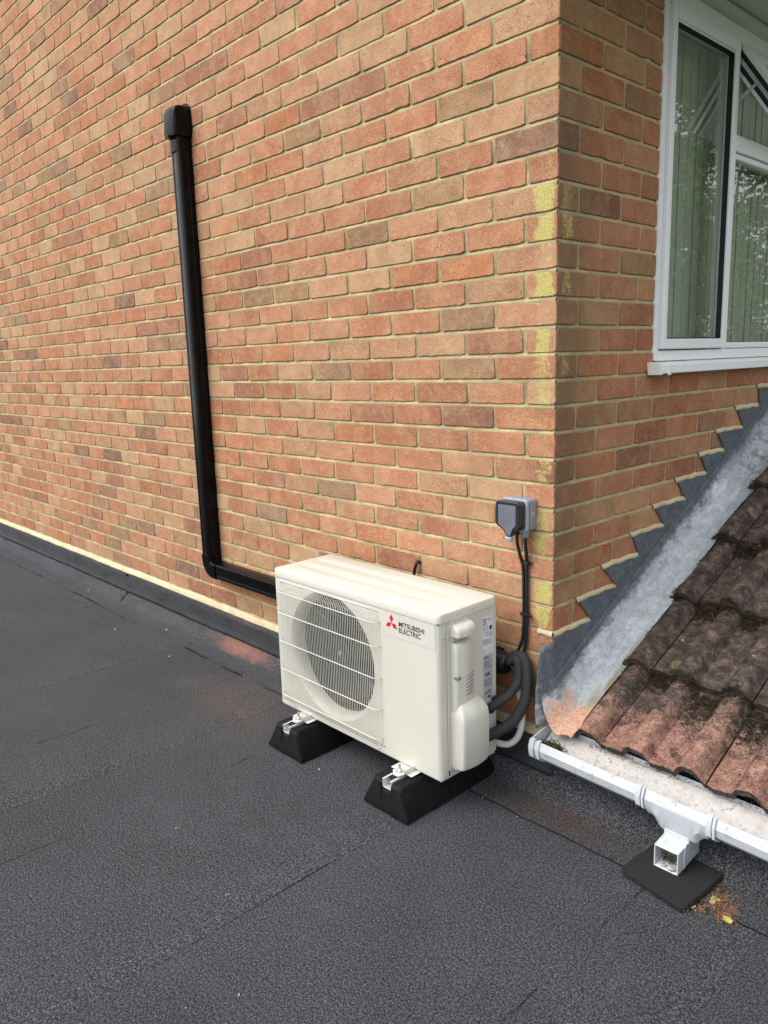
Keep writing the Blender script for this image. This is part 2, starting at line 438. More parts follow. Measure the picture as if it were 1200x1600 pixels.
M = {}
M['brick'] = brick_mat(); M['mortar'] = mortar_mat()
M['bead'] = mortar_mat('pointing_mortar', (.50, .42, .26), (.66, .57, .38), False)
M['felt'] = felt_mat(); M['lead'] = lead_grey(); M['palelead'] = lead_pale(); M['tile'] = tile_mat()
M['cream'] = simple('cream_paint', (.58, .568, .50), .42, var=.015, vscale=5, bump=.05, bscale=500, dirt=((.42, .38, .30), 5, .60, .12))
M['cream2'] = simple('cream_plastic', (.565, .555, .485), .45, var=.015, vscale=5, dirt=((.45, .42, .34), 5, .62, .12))
M['guard'] = simple('guard_coating', (.64, .63, .56), .4, var=.02)
M['rubber'] = simple('black_rubber', (.0045, .0045, .005), .70, var=.3, vscale=30, bump=.3, bscale=160, dirt=((.05, .05, .05), 22, .58, .5))
M['rubber'].node_tree.nodes['Principled BSDF'].inputs['Specular IOR Level'].default_value = .22
M['zinc'] = simple('zinc_metal', (.62, .64, .66), .34, metal=.85, var=.1, vscale=60)
M['alu'] = simple('channel_metal', (.72, .73, .74), .42, metal=.6, var=.06, vscale=40)
M['blackpvc'] = simple('black_gloss_pvc', (.003, .003, .0033), .15, var=.2, vscale=10)
M['blackpvc'].node_tree.nodes['Principled BSDF'].inputs['Specular IOR Level'].default_value = .14
M['cable'] = simple('black_cable', (.008, .008, .008), .45, var=.2)
M['foam'] = simple('pipe_insulation', (.026, .027, .029), .75, var=.2, vscale=40, bump=.5, bscale=120, dirt=((.12, .12, .12), 30, .60, .5))
M['dark'] = simple('dark_inside', (.008, .008, .009), .7, var=.2)
M['fan'] = simple('fan_plastic', (.005, .005, .0055), .45, var=.1)
M['coil'] = simple('coil_fins', (.004, .004, .0045), .6, metal=.2, var=.2, vscale=50)
M['upvc'] = simple('white_upvc', (.80, .815, .82), .50, var=.01, vscale=3, dirt=((.45, .43, .38), 30, .66, .25))
M['gutter'] = simple('gutter_pvc', (.53, .555, .59), .3, var=.03, vscale=9, dirt=((.15, .12, .09), 34, .585, .8))
M['gutterin'] = simple('dirty_gutter_inside', (.47, .45, .43), .8, var=.2, vscale=40, bump=.9, bscale=70, dirt=((.13, .08, .055), 40, .55, .8))
M['red'] = simple('red_print', (.60, .012, .03), .4, var=.02)
M['ink'] = simple('black_print', (.012, .012, .014), .5, var=.02)
M['fadeink'] = simple('faded_print', (.20, .19, .175), .5, var=.2)
M['sticker'] = simple('clear_sticker', (.583, .573, .510), .3, var=.01)
M['label'] = simple('white_label', (.68, .70, .72), .4, var=.02)
M['label2'] = simple('grey_label', (.40, .41, .45), .4, var=.02)
M['grey'] = simple('grey_plastic', (.215, .255, .31), .42, var=.03, vscale=30, bump=.1, bscale=300)
M['grey2'] = simple('pale_grey_plastic', (.33, .37, .43), .4, var=.03)
M['smoke'] = simple('smoked_lid', (.022, .026, .034), .16, var=.1)
M['seal'] = simple('white_sealant', (.72, .73, .72), .45, var=.03)
M['soffit'] = simple('soffit_paint', (.58, .60, .56), .6, var=.04, vscale=5, bump=.2, bscale=60, dirt=((.22, .22, .19), 22, .62, .4))
M['blind'] = simple('blind_fabric', (.47, .50, .42), .8, var=.05)
M['pad'] = simple('rubber_crumb', (.0075, .0073, .0075), .9, var=.5, vscale=220, bump=.9, bscale=190)
M['moss'] = leafy('moss', (.016, .010, .006), (.075, .050, .022), 90)
M['greenmoss'] = leafy('green_moss', (.05, .065, .015), (.13, .14, .035), 60)
M['needle'] = leafy('dry_needles', (.16, .060, .025), (.34, .16, .07), 60)
M['leafg'] = leafy('fresh_leaf', (.26, .36, .07), (.42, .50, .14), 60)
M['leafb'] = leafy('dead_leaf', (.30, .24, .19), (.44, .36, .30), 60)
M['speck'] = simple('white_chip', (.62, .62, .60), .6, var=.1)
M['crown'] = leafy('tree_leaves', (.05, .09, .022), (.15, .22, .06), 1.4)
M['bark'] = leafy('tree_bark', (.04, .032, .022), (.10, .08, .06), 6)
M['lawn'] = leafy('grass', (.04, .07, .02), (.09, .13, .04), 2)
M['room'] = simple('room_wall', (.16, .16, .14), .8)
M['underlay'] = simple('dark_underlay', (.015, .014, .013), .8, var=.3)

def glass_mat():
    t = NT('window_glass'); t.t.nodes.remove(t.b)
    fr = t.n('ShaderNodeFresnel'); fr.inputs[0].default_value = 1.52
    gl = t.n('ShaderNodeBsdfGlossy'); gl.inputs['Roughness'].default_value = .003
    tr = t.n('ShaderNodeBsdfTransparent'); tr.inputs[0].default_value = (.93, .955, .925, 1)
    mx = t.n('ShaderNodeMixShader')
    f = t.math('ADD', t.math('MULTIPLY', fr.outputs[0], 1.9), .03, True)
    gm = t.n('ShaderNodeNewGeometry'); f = t.math('MULTIPLY', f, t.math('SUBTRACT', 1.0, gm.outputs['Backfacing']))
    t.l(f, mx.inputs[0]); t.l(tr.outputs[0], mx.inputs[1]); t.l(gl.outputs[0], mx.inputs[2])
    # slightly wavy panes
    bp = t.n('ShaderNodeBump'); bp.inputs['Strength'].default_value = .10; bp.inputs['Distance'].default_value = .004
    t.l(t.noise(5, 2), bp.inputs['Height']); t.l(bp.outputs[0], gl.inputs['Normal'])
    t.l(mx.outputs[0], t.t.nodes['Material Output'].inputs[0])
    return t.m
M['glass'] = glass_mat()

# ------------------------------------------------------------------ flat roof and grounds
def nz(x, y=0, z=0, s=1): return mnoise.noise(Vector((x*s, y*s, z*s)))
rf = MB()
XL, XR = -11.0, 3.2
# main field as separate overlapping sheets in one mesh: each lap is a real 3 mm step
laps = [-8.5, -7.6, -6.7, -5.78, -4.86, -3.95, -3.03, -2.04, -1.13, -.21, .71, 1.63, 2.55, XR]
STRIP = -.172
def edge_wob(v, seed): return .006*nz(v*3.1, seed*7.3) + .003*nz(v*17, seed*3.3)
prev = XL
for i, lx in enumerate(laps):
    # sheet from prev to lx, its right edge lies on top of the next sheet
    n = 60; y0, y1 = -6.0, STRIP+.02
    P = []
    for k in range(n+1):
        y = y0+(y1-y0)*(k/n)
        P.append([(prev-.0, y, .0), (lx-.10, y, .0003), (lx+edge_wob(y, i)-.004, y, .0011+.0009*nz(y*2.3, i*5)), (lx+edge_wob(y, i), y, .0007+.0007*nz(y*2.3, i*5)), (lx+edge_wob(y, i)+.0008, y, -.0005)])
    rf.grid(P); prev = lx
# perimeter strip with an angle fillet up against the wall
for (a, b, sd_) in ((XL, -2.95, 1), (-2.98, 3.2, 2)):
    P = []; n = int((b-a)/.05)
    for k in range(n+1):
        x = a+(b-a)*k/n; e = STRIP+2.0*edge_wob(x, 50+sd_)
        lift = .0012*(1+nz(x*4.0, 3))
        P.append([(x, e-.0008, -.0008), (x, e, .0046+lift), (x, e+.02, .005), (x, -.085, .0055+.001*nz(x*3)), (x, -.065, .009), (x, -.04, .030), (x, -.018, .052), (x, -.010, .085), (x, -.010, .16 if x < 0 else .10)])
    rf.grid(P)
o = rf.build('flat_roof', M['felt'], smooth=False)
autosmooth(o, 40)
tag(o, kind='structure', label='dark grey mineral felt flat roof with lapped sheets')
# slab below the felt and lawn far below
s = MB().box(XL, XR, -6.0, .0, -.30, -.004); o = s.build('roof_slab', M['underlay']); tag(o, kind='structure')
g = MB(); n = 24
g.grid([[(-60+130*i/n, -60+130*j/n, -2.9+.15*nz(i*.7, j*.7)) for j in range(n+1)] for i in range(n+1)])
o = g.build('ground', M['lawn'], smooth=True); tag(o, kind='structure')

# ------------------------------------------------------------------ brick house
house = empty('brick_house', (0, 0, 0), 'red and buff brick house corner with yellow lichen down its edge and a white window', 'house')
zc = [0.0, -0.077, -0.156, -0.235, -0.314, -0.393, -0.471, -0.548, -0.624, -0.701, -0.779, -0.855, -0.929, -1.003, -1.079, -1.156, -1.232, -1.306, -1.379, -1.453, -1.528, -1.605, -1.685]
zj = {k: 2.2+zc[k] for k in range(23)}
for k in range(23, 29): zj[k] = zj[k-1]-.0785
for k in range(-1, -30, -1): zj[k] = zj[k+1]+.078
PAL = [((.49, .225, .125), 32), ((.52, .265, .155), 22), ((.475, .20, .10), 12), ((.52, .325, .185), 12), ((.40, .175, .105), 13), ((.36, .215, .125), 8), ((.50, .285, .165), 14), ((.27, .14, .095), 3)]
cum = sum(p_[1] for p_ in PAL)
def brick_col(rnd):
    r = rnd.random()*cum
    for c, w_ in PAL:
        r -= w_
        if r <= 0: break
    k = rnd.uniform(.90, 1.08); j = rnd.uniform(-.012, .012)
    return (c[0]*k+j, c[1]*k, c[2]*k-j*.5)
class Bricks:
    def __init__(s): s.mb = MB(); s.c = []; s.p = []
    def brick(s, a0, a1, z0, z1, tf, rnd, color, par, fine=True, clip=None):
        """a = along the wall, tf(a,z,depth) -> world"""
        la, lz = a1-a0, z1-z0
        na, nzz = (20, 8) if fine else (5, 3)
        if la < .09: na = max(3, na//2)
        sd_ = rnd.random()*100
        pts = []
        def jit(t_): 
            return (.0010 if fine else .0009)*mnoise.noise(Vector((t_*1.3, sd_, 0)))*1.6 + .0017*mnoise.noise(Vector((t_*4.37, sd_, 4)))
        ch = rnd.random() < .22; cp_ = rnd.randrange(0, 2*(na+nzz)); cs = rnd.uniform(.003, .007); cw = 3 if fine else 1
        idx = 0
        def add(a, z, nx, nz_):
            nonlocal idx
            j = jit(idx*.9); e = 0
            if ch and abs(idx-cp_) <= cw: e = cs*(1-abs(idx-cp_)/(cw+1))*(.8+.4*mnoise.noise(Vector((idx*.9, sd_, 9))))
            cx_, cz = (a0+a1)/2, (z0+z1)/2
            pts.append((a + nx*(j-e), z + nz_*(j-e), nx, nz_)); idx += 1
        r_ = .004
        for i in range(na): 
            f = i/na; add(a0+r_+(la-2*r_)*f, z0, 0 if i else -.3, -1)
        for i in range(nzz): add(a1, z0+r_+(lz-2*r_)*i/nzz, 1, 0 if i else -.3)
        for i in range(na): add(a1-r_-(la-2*r_)*i/na, z1, 0 if i else .3, 1)
        for i in range(nzz): add(a0, z1-r_-(lz-2*r_)*i/nzz, -1, 0 if i else .3)
        n = len(pts)
        tx, tz, t0 = rnd.uniform(-.0006, .0006), rnd.uniform(-.0005, .0005), rnd.uniform(-.0012, .0003)
        ca, cz = (a0+a1)/2, (z0+z1)/2
        V = []
        for ring, (ins, dep) in enumerate(((0, .014), (0, .0022), (.0018, .0003))):
            for a, z, nx, nz_ in pts:
                aa, zz = a-nx*ins, z-nz_*ins
                if ring == 2: dd = dep + t0 + tx*(aa-ca)/la*2 + tz*(zz-cz)/lz*2
                elif ring == 1: dd = dep + t0 + tx*(aa-ca)/la*2 + tz*(zz-cz)/lz*2
                else: dd = dep
                V.append(tf(aa, zz, dd))
        F = []
        for q in range(2):
            for i in range(n):
                F.append((q*n+i, q*n+(i+1) % n, (q+1)*n+(i+1) % n, (q+1)*n+i))
        F.append(tuple(range(2*n, 3*n)))
        s.mb.add(V, F); s.c += [color]*len(F); s.p += [par]*len(F)

tfL = lambda a, z, d_: (a, d_, z)
tfR = lambda a, z, d_: (-d_, a, z)
left = Bricks(); right = Bricks()
crnd = random.Random(99)
corner_col = {}
H = .0054      # half joint
LICH = {3: .25, 4: .45, 5: .95, 6: 1.0, 7: .55, 8: 1.0, 9: .5, 10: .72, 11: .5, 12: .62, 13: .42, 14: .4, 15: .66, 16: .3, 17: .6, 18: .7, 19: .35, 20: .95, 21: .9}
# --- left wall
for k in range(28, -26, -1):
    if k+1 not in zj or k < -25: continue
    zt, zb = zj[k], zj[k+1]
    if zb < .06: continue
    rnd = random.Random(1000+k)
    first = .1075 if k % 2 == 0 else .2200
    ja = [0.0, first]
    while ja[-1] < 7.6: ja.append(ja[-1]+.225+rnd.uniform(-.0035, .0035))
    # keep the drift small
    for q in range(1, len(ja)): ja[q] = first+.225*(q-1)+rnd.uniform(-.005, .005)
    for q in range(len(ja)-1):
        xr_, xl_ = -ja[q], -ja[q+1]
        if zt > 2.55+(-xl_)*.36+.1: continue     # gable line
        colr = brick_col(rnd)
        # a rare snapped header pair
        hj = H+rnd.uniform(-.0012, .0012)
        a1 = xr_-(hj if q else .001); a0 = xl_+hj
        if q == 0: corner_col[k] = colr
        par = (LICH.get(k, 0) if q == 0 else LICH.get(k, 0)*.55 if (q == 1 and k % 2 == 0) else 0, rnd.random(), rnd.random())
        jz = rnd.uniform(-.0012, .0012)
        left.brick(a0, a1, zb+H+jz, zt-H+jz, tfL, rnd, colr, par, fine=(xl_ > -3.6))
    del rnd
# --- right (return) wall, cut by the window and by the stepped flashing
WY0, WZ0, WZ1 = .548, 1.300, 2.46
teeth = [(.205, 22, None), (.354, 21, .132), (.494, 20, .272), (.666, 19, .446), (.816, 18, .591), (.981, 17, .746), (1.125, 16, .920), (1.283, 15, 1.053), (1.424, 14, 1.215)]
# tooth tip y at joint k ; diagonal goes from (ya, joint k-1.. ) : row above joint k ends on a slant from ya(top) to ytip(bottom)
tipy = {22: .205, 21: .354, 20: .494, 19: .666, 18: .816, 17: .981, 16: 1.125, 15: 1.283, 14: 1.424, 13: 1.58, 12: 1.73, 11: 1.88}
topy = {22: .132, 21: .272, 20: .446, 19: .591, 18: .746, 17: .920, 16: 1.053, 15: 1.215, 14: 1.413, 13: 1.52, 12: 1.66, 11: 1.81}
for k in range(22, -5, -1):
    zt, zb = zj[k], zj[k+1]
    rnd = random.Random(5000+k)
    first = .2200 if k % 2 == 0 else .1075
    ja = [0.0]+[first+.225*q+rnd.uniform(-.004, .004) for q in range(13)]
    for q in range(len(ja)-1):
        y0, y1 = ja[q], ja[q+1]
        if k == 22 and y0 > .02: continue
        colr = corner_col.get(k, brick_col(rnd)) if q == 0 else brick_col(rnd)
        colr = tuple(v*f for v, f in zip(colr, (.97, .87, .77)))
        a0 = y0+(H if q else .0032); a1 = y1-H
        z0, z1 = zb+H, zt-H
        if k+1 in tipy and a0 > (tipy[k+1]+topy[k+1])/2+.30: continue      # hidden behind lead
        if z0 > WZ0-.02 and z0 < WZ1:
            if z1 > WZ0-.03 and a1 > WY0-.002: a1 = WY0-.002+ (0.0)
            if a1-a0 < .015: continue
        if zb > 2.47: 
            pass
        par = (.75*LICH.get(k, 0) if q == 0 and k in (6, 14, 5, 8, 11, 16, 4) else .15 if q == 0 else 0, rnd.random(), rnd.random())
        right.brick(a0, a1, z0, z1, tfR, rnd, colr, par)
ow = left.mb.build('wall', M['brick'], house, fcol=left.c, fcol2=left.p)
autosmooth(ow, 20)
ow2 = right.mb.build('wall', M['brick'], house, fcol=right.c, fcol2=right.p)
autosmooth(ow2, 20)
# --- mortar: bed joints weather-struck, perpends near flush
def joint_profile(k):
    z = zj[k]
    return [(z+H+.001, .0058), (z+H*.6, .0040), (z+.0, .0024), (z-H*.7, .0006), (z-H-.0008, .0016)]
def mortar_wall(name, tf, a_list, kmin, kmax, top_fn=None):
    mbm = MB(); P = []
    prof = []
    for k in range(kmax, kmin-1, -1):
        pr = joint_profile(k)[::-1]
        prof += pr + [(pr[-1][0]+.006, .0034), (zj.get(k-1, zj[k]+.078)-H-.007, .0026)]
    for i, a in enumerate(a_list):
        row = []
        for z, d_ in prof:
            row.append(tf(a, z+.0010*nz(a*9, z*3, 2), d_+.0001+.0013*nz(a*7, z*22, 5)+.0009*nz(a*31, z*60, 1)))
        P.append(row)
    mbm.grid(P)
    return mbm
al = [-.0045-.03*i for i in range(0, 120)]; al = al + [al[-1]-.09*i for i in range(1, 45)]
o = mortar_wall('m', tfL, al, -24, 28).build('mortar_bed', M['mortar'], house, smooth=True)
al = [.0042+.025*i for i in range(0, 22)]
o = mortar_wall('m', tfR, al, -2, 28).build('mortar_bed', M['mortar'], house, smooth=True)
# return wall below the window
mb = MB()
def mortar_part(tf, a_list, ks):
    prof = []
    for k in ks:
        pr = joint_profile(k)[::-1]
        prof += pr + [(pr[-1][0]+.006, .0034), (zj[k-1]-H-.007, .0026)]
    prof = [q for q in prof if q[0] < WZ0]
    mb.grid([[tf(a, z+.0008*nz(a*9, z*3, 2), d_+.0001+.0014*nz(a*7, z*22, 5)) for z, d_ in prof] for a in a_list])
mortar_part(tfR, [.529+.03*i for i in range(60)], range(28, 11, -1))
mb.build('mortar_bed', M['mortar'], house, smooth=True)
MB().prism([(-.02, .0046, .0), (-.0062, .0046, .0), (-.0046, .0062, .0), (-.0046, .02, .0), (-.02, .02, .0)], (0, 0, 3.6)).build('mortar_bed', M['mortar'], house)
# solid backing so that the walls are no shells
mb = MB()
mb.prism([(-7.6, .02, -2.9), (-.02, .02, -2.9), (-.02, .02, 2.5), (-7.6, .02, 5.2)], (0, .16, 0))
mb.box(-.18, -.02, .18, WY0, -2.9, 2.50)
mb.box(-.18, -.02, WY0, 6.0, -2.9, WZ0-.03)
mb.build('wall_core', M['underlay'], house)
# pointing beads under each step of the flashing (broad pale mortar over the lead chase)
def bead(mbx, pts, hh, dd, tf):
    P = []
    for i, (a, z) in enumerate(pts):
        j = 1+.35*nz(a*25, z*9, 3); jl = .0022*nz(a*40, z*5, 9)
        P.append([tf(a, z+.003, .004), tf(a, z, -dd*.3*j), tf(a, z-hh*.45, -dd*j), tf(a, z-hh*.85+jl, -dd*.9*j), tf(a, z-hh+jl, -dd*.25), tf(a, z-hh+jl, .005)])
    mbx.grid(P)
mb = MB()
ks = sorted(tipy)[::-1]
for i, k in enumerate(ks):
    ya = -.0 if k == 22 else topy.get(k+1, 0)-.012
    yb = tipy[k]+.004
    n = 16
    bead(mb, [(ya+(yb-ya)*j/n, zj[k]+.004-.002*math.sin(j)) for j in range(n+1)], .0165, .005, tfR)
bead(mb, [(-.055+.0035*j, zj[22]+.002+.0012*math.sin(j*2)) for j in range(16)], .016, .004, tfL)
mb.build('flashing_pointing', M['bead'], house, smooth=True)

# upstand flashing along the long wall with its mortar bead
fl = MB(); x0, x1 = -8.0, .016
n = 320; P = []
for i in range(n+1):
    x = x0+(x1-x0)*i/n
    w1 = .0022*nz(x*2.2, 1)+.0011*nz(x*9, 2); zb_ = .057+.003*nz(x*1.7, 8)+.0016*nz(x*8, 9); yb_ = -.0185+.0028*nz(x*3.3, 4)
    zt_ = .170+.003*nz(x*2.1, 12)
    seam = 0
    for q in (-.93, -2.16, -3.4, -4.66, -5.9, -7.1): 
        if 0 < x-q < .03: seam = .0012
    P.append([(x, .002, zt_), (x, -.0075+w1, zt_-.004), (x, -.011+w1-seam, zt_-.03), (x, -.0135+w1*1.5-seam, .10), (x, yb_-seam, zb_+.012), (x, yb_-.004-seam, zb_), (x, yb_+.001, zb_-.0006)])
fl.grid(P)
# return face at the corner
o = fl.build('base_flashing', M['lead'], house, smooth=True)
mb = MB(); P = []
for i in range(n+1):
    x = x0+(x1-.02-x0)*i/n
    a_ = .003*nz(x*7, 3)+.0018*nz(x*31, 6); t_ = .172+.003*nz(x*2.1, 12); hh = .026+.008*max(0, nz(x*3, 7))
    P.append([(x, .004, t_+hh+a_), (x, -.002, t_+hh-.002+a_), (x, -.0075+a_*.3, t_+.010), (x, -.0125+a_*.4, t_+.001+a_*.6), (x, -.012, t_-.003+a_*.8), (x, .0, t_-.006)])
mb.grid(P); mb.build('flashing_pointing', M['bead'], house, smooth=True)

# soffit over the window
mb = MB()
mb.box(.002, .50, -.35, 6.0, 2.475, 2.49)
mb.box(.50, .52, -.35, 6.0, 2.44, 2.60)
mb.build('soffit', M['soffit'], house, bevel=.002)
mb = MB(); mb.box(.001, .035, .548, 6.0, 2.443, 2.468)
mb.build('soffit_trim', M['soffit'], house, bevel=.003)

# ------------------------------------------------------------------ window
win = empty('window', (0, WY0, WZ0), None, None); win.parent = house
Y1 = 3.0
f = MB()
def ring(mbx, y0, y1, z0, z1, wd, xa, xb, wb=None, wt=None):
    wb = wb or wd; wt = wt or wd
    mbx.box(xa, xb, y0, y0+wd, z0, z1); mbx.box(xa, xb, y1-wd, y1, z0, z1)
    mbx.box(xa, xb, y0+wd, y1-wd, z0, z0+wb); mbx.box(xa, xb, y0+wd, y1-wd, z1-wt, z1)
# outer frame: sides, bottom rail, head, mullions
f.box(-.060, .004, .560, .575, 1.312, 2.443)
f.box(-.060, .004, .575, Y1, 1.312, 1.346)
f.box(-.060, .004, .575, Y1, 2.392, 2.443)
f.box(-.060, .004, 1.052, 1.086, 1.346, 2.392)
f.box(-.060, .004, 2.30, 2.36, 1.346, 2.392)
f.box(-.060, .004, 1.086, 2.30, 2.040, 2.095)
f.build('frame', M['upvc'], win, bevel=.003)
# glazing beads / sub-frames for the fixed lower light
b_ = MB(); ring(b_, 1.088, 2.298, 1.348, 2.038, .022, -.045, -.004)
b_.build('glazing_bead', M['upvc'], win, bevel=.006)
# left casement sash stands proud
s_ = MB()
ring(s_, .576, 1.048, 1.350, 2.388, .028, -.040, .018, wb=.034, wt=.040)
s_.build('casement', M['upvc'], win, bevel=.005)
s_ = MB(); ring(s_, .590, 1.033, 1.366, 2.366, .018, -.020, .0125, wb=.02, wt=.026)
s_.build('glazing_bead', M['upvc'], win, bevel=.007)
gk = MB(); ring(gk, .604, 1.016, 1.384, 2.342, .004, -.006, .0125)
gk.build('gasket', M['dark'], win)
g_ = MB(); g_.box(-.012, -.008, .604, 1.018, 1.382, 2.344); g_.build('pane', M['glass'], win)
g_ = MB(); g_.box(-.022, -.018, 1.108, 2.28, 1.368, 2.020); g_.build('pane', M['glass'], win)
# open top-hung fanlight, swung out
ang = math.radians(35)
def fan_tf(u, v, w_):      # u along y, v down from hinge, w_ outward normal
    return (-.006 + v*math.sin(ang) + w_*math.cos(ang), u, 2.395 - v*math.cos(ang) + w_*math.sin(ang))
def fan_box(mbx, u0, u1, v0, v1, w0, w1):
    c = [fan_tf(u, v, w_) for v in (v0, v1) for (u, w_) in ((u0, w0), (u1, w0), (u1, w1), (u0, w1))]
    mbx.hexa(c[:4], c[4:])
s_ = MB(); U0, U1, VH = 1.094, 2.292, .300
fan_box(s_, U0, U0+.055, 0, VH, -.058, .012); fan_box(s_, U1-.055, U1, 0, VH, -.058, .012)
fan_box(s_, U0+.055, U1-.055, 0, .055, -.058, .012); fan_box(s_, U0+.055, U1-.055, VH-.055, VH, -.058, .012)
s_.build('fanlight', M['upvc'], win, bevel=.004)
s_ = MB(); fan_box(s_, U0-.0015, U0-.0002, .004, VH-.004, -.046, -.006)
s_.build('hinge_groove', M['dark'], win)
s_ = MB(); fan_box(s_, U0-.0032, U0-.0016, .010, VH-.004, -.032, -.020); s_.build('hinge_track', M['zinc'], win)
s_ = MB(); fan_box(s_, U0+.055, U1-.055, .055, VH-.055, -.004, .0); s_.build('pane', M['glass'], win)
s_ = MB(); a0_ = Vector(fan_tf(U0-.004, .16, -.030)); b0_ = Vector((-.012, 1.090, 2.20))
s_.tube([a0_, b0_], .0065, 6)
s_.build('friction_stay', M['zinc'], win)
# sill
s_ = MB()
s_.prism([(-.05, .520, 1.311), (.030, .520, 1.307), (.046, .520, 1.300), (.048, .520, 1.272), (.030, .520, 1.270), (.028, .520, 1.283), (-.05, .520, 1.286)], (0, Y1-.52, 0))
s_.build('sill', M['upvc'], win, bevel=.002)
s_ = MB(); s_.prism([(.0, .509, 1.309), (.033, .509, 1.309), (.0495, .509, 1.302), (.0515, .509, 1.268), (.004, .509, 1.268)], (0, .0105, 0))
s_.build('sill_end_cap', M['upvc'], win, bevel=.0015); s_ = MB()
s_.prism([(.046, .560, 1.3015), (.0512, .560, 1.300), (.0512, .560, 1.266), (.046, .560, 1.266)], (0, .018, 0))
s_.build('sill_joint_clip', M['upvc'], win, bevel=.0015)
# sealant bead down the brick reveal, swelling at every bed joint
P = []; n = 160
for i in range(n+1):
    z = 1.315+(2.465-1.315)*i/n
    dj = min(abs(z-zj[k]) for k in zj)
    bulge = .0045*math.exp(-(dj/.010)**2)+.0015*nz(z*20, 3)
    P.append([(-.012, .546-bulge, z), (.0015, .5475-bulge, z), (.006, .552-bulge*.6, z), (.0075, .558, z), (.005, .563, z)])
MB().grid(P).build('sealant', M['seal'], win, smooth=True)
# vertical blind and room
rb = MB()
for i in range(40):
    y = .56+.062*i; a_ = .04+.02*math.sin(i*2.3)
    rb.add([(-.10, y, 1.36), (-.10-.089*math.sin(a_)*1.0, y+.089*math.cos(a_), 1.36), (-.10-.089*math.sin(a_), y+.089*math.cos(a_), 2.42), (-.10, y, 2.42)], [(0, 1, 2, 3)])
rb.build('vertical_blind', M['blind'], win, solid=.0008)
rb = MB(); rb.box(-.125, -.08, .56, 3.0, 2.42, 2.45); rb.build('blind_rail', M['upvc'], win)
rb = MB(); rb.box(-2.6, -2.5, .2, 4.0, .4, 2.7); rb.box(-2.5, -.18, .19, .2, .4, 2.7); rb.box(-2.5, -.18, 3.9, 4.0, .4, 2.7); rb.box(-2.6, -.05, .2, 4.0, 2.5, 2.6); rb.box(-2.6, -.18, .2, 4.0, 1.20, 1.25)
rb.build('room', M['room'], house)

# ------------------------------------------------------------------ lean-to tiled roof
C0, SL = .2515, .5
roof = empty('tiled_roof', (.7, .4, .25), 'weathered brown double roman tiled lean-to roof with moss beside the brick wall', 'roof')
nrm = Vector((0, -SL, 1)).normalized(); ups = Vector((0, 1, SL)).normalized()
ROLLS = [.14+.155*i for i in range(14)]
def tprof(x, y=0):
    h = 0
    for r in ROLLS:
        t_ = abs(x-r)/.040
        if t_ < 1: h = max(h, .039*(1-t_**3.0))
    return h
courses = [-.006, .270]+[.570+.300*i for i in range(6)]
tl = MB(); tc = []
TQ = []
TP = [(.27, .13, .095), (.21, .105, .08), (.13, .085, .070), (.095, .072, .062), (.15, .10, .08)]
trn = random.Random(12)
edges = [.085]+[ROLLS[i]+.047 for i in range(0, 14, 2)]
for ci, yc in enumerate(courses):
    yt = yc+.385
    for e in range(len(edges)-1):
        xa, xb = edges[e], edges[e+1]
        nx = max(6, int((xb-xa)/.0055)); ny = 8
        dzt = trn.uniform(-.0015, .002); skew = trn.uniform(-.004, .004); cc = trn.choice(TP)
        if ci == 0: cc = trn.choice(TP[:2])
        elif trn.random() < .6: cc = trn.choice(TP[2:])
        top = []; seedx = trn.random()*50
        for j in range(ny+1):
            f_ = j/ny; row = []
            for i in range(nx+1):
                x = xa+.0035+(xb-xa-.006)*i/nx
                edge = .0035*nz(x*22, seedx, 1)+.003*nz(x*90, seedx, 2) if j == 0 else 0
                y = yc+(yt-yc)*f_ + skew*(1-f_)+edge
                lift = .046*(1-f_)            # tiles overlap like scales
                hh = tprof(x)*(.92+.06*f_) + lift+dzt+.0012*nz(x*30, y*30, seedx)
                if j == 0: hh -= .0025
                if i == nx: hh -= .003
                b = Vector((x, y, C0-.057+SL*y)); row.append(b+nrm*hh)
            top.append(row)
        # front edge thickness
        front = [[q - nrm*.023+Vector((0, .003, 0)) for q in top[0]], [q+Vector((0, -.001, -.0)) for q in top[0]]]
        under = [[q-nrm*.016+Vector((0, .05, 0.025)) for q in top[0]], front[0]]
        f0 = len(tl.f); tl.grid(under); tl.grid(front); tl.grid(top)
        sidea = [[r[-1] for r in top], [r[-1]-nrm*.014 for r in top]]; tl.grid(sidea)
        tc += [cc]*(len(tl.f)-f0)
        pk = 1.0 if ci == 0 else (.35 if trn.random() < .3 else .12)
        TQ += [(.0, 0, 0)]*nx+[(.25, pk*.6, 0)]*nx+[(1-(j+.5)/ny, pk, 0) for j in range(ny) for _ in range(nx)]+[(.5, pk, 0)]*ny
o = tl.build('tiles', M['tile'], roof, fcol=tc, fcol2=TQ); autosmooth(o, 45)
mb = MB(); mb.prism([(.0, .035, .205), (.0, 2.4, .205+2.365*.5), (.0, 2.4, .19+2.365*.5), (.0, .035, .19)], (2.3, 0, 0))
mb.prism([(.022, .012, .10), (.022, .034, .10), (.022, .034, .206), (.022, .012, .196)], (2.3, 0, 0))
mb.build('underlay', M['underlay'], roof)
# comb filler below the eaves tiles
mb = MB(); rr = random.Random(4)
x = .18
while x < 2.2:
    z = .232; mb.box(x, x+.003, .012, .04, .195+rr.uniform(0, .008), z); x += .0085
mb.build('eaves_comb', M['underlay'], roof)
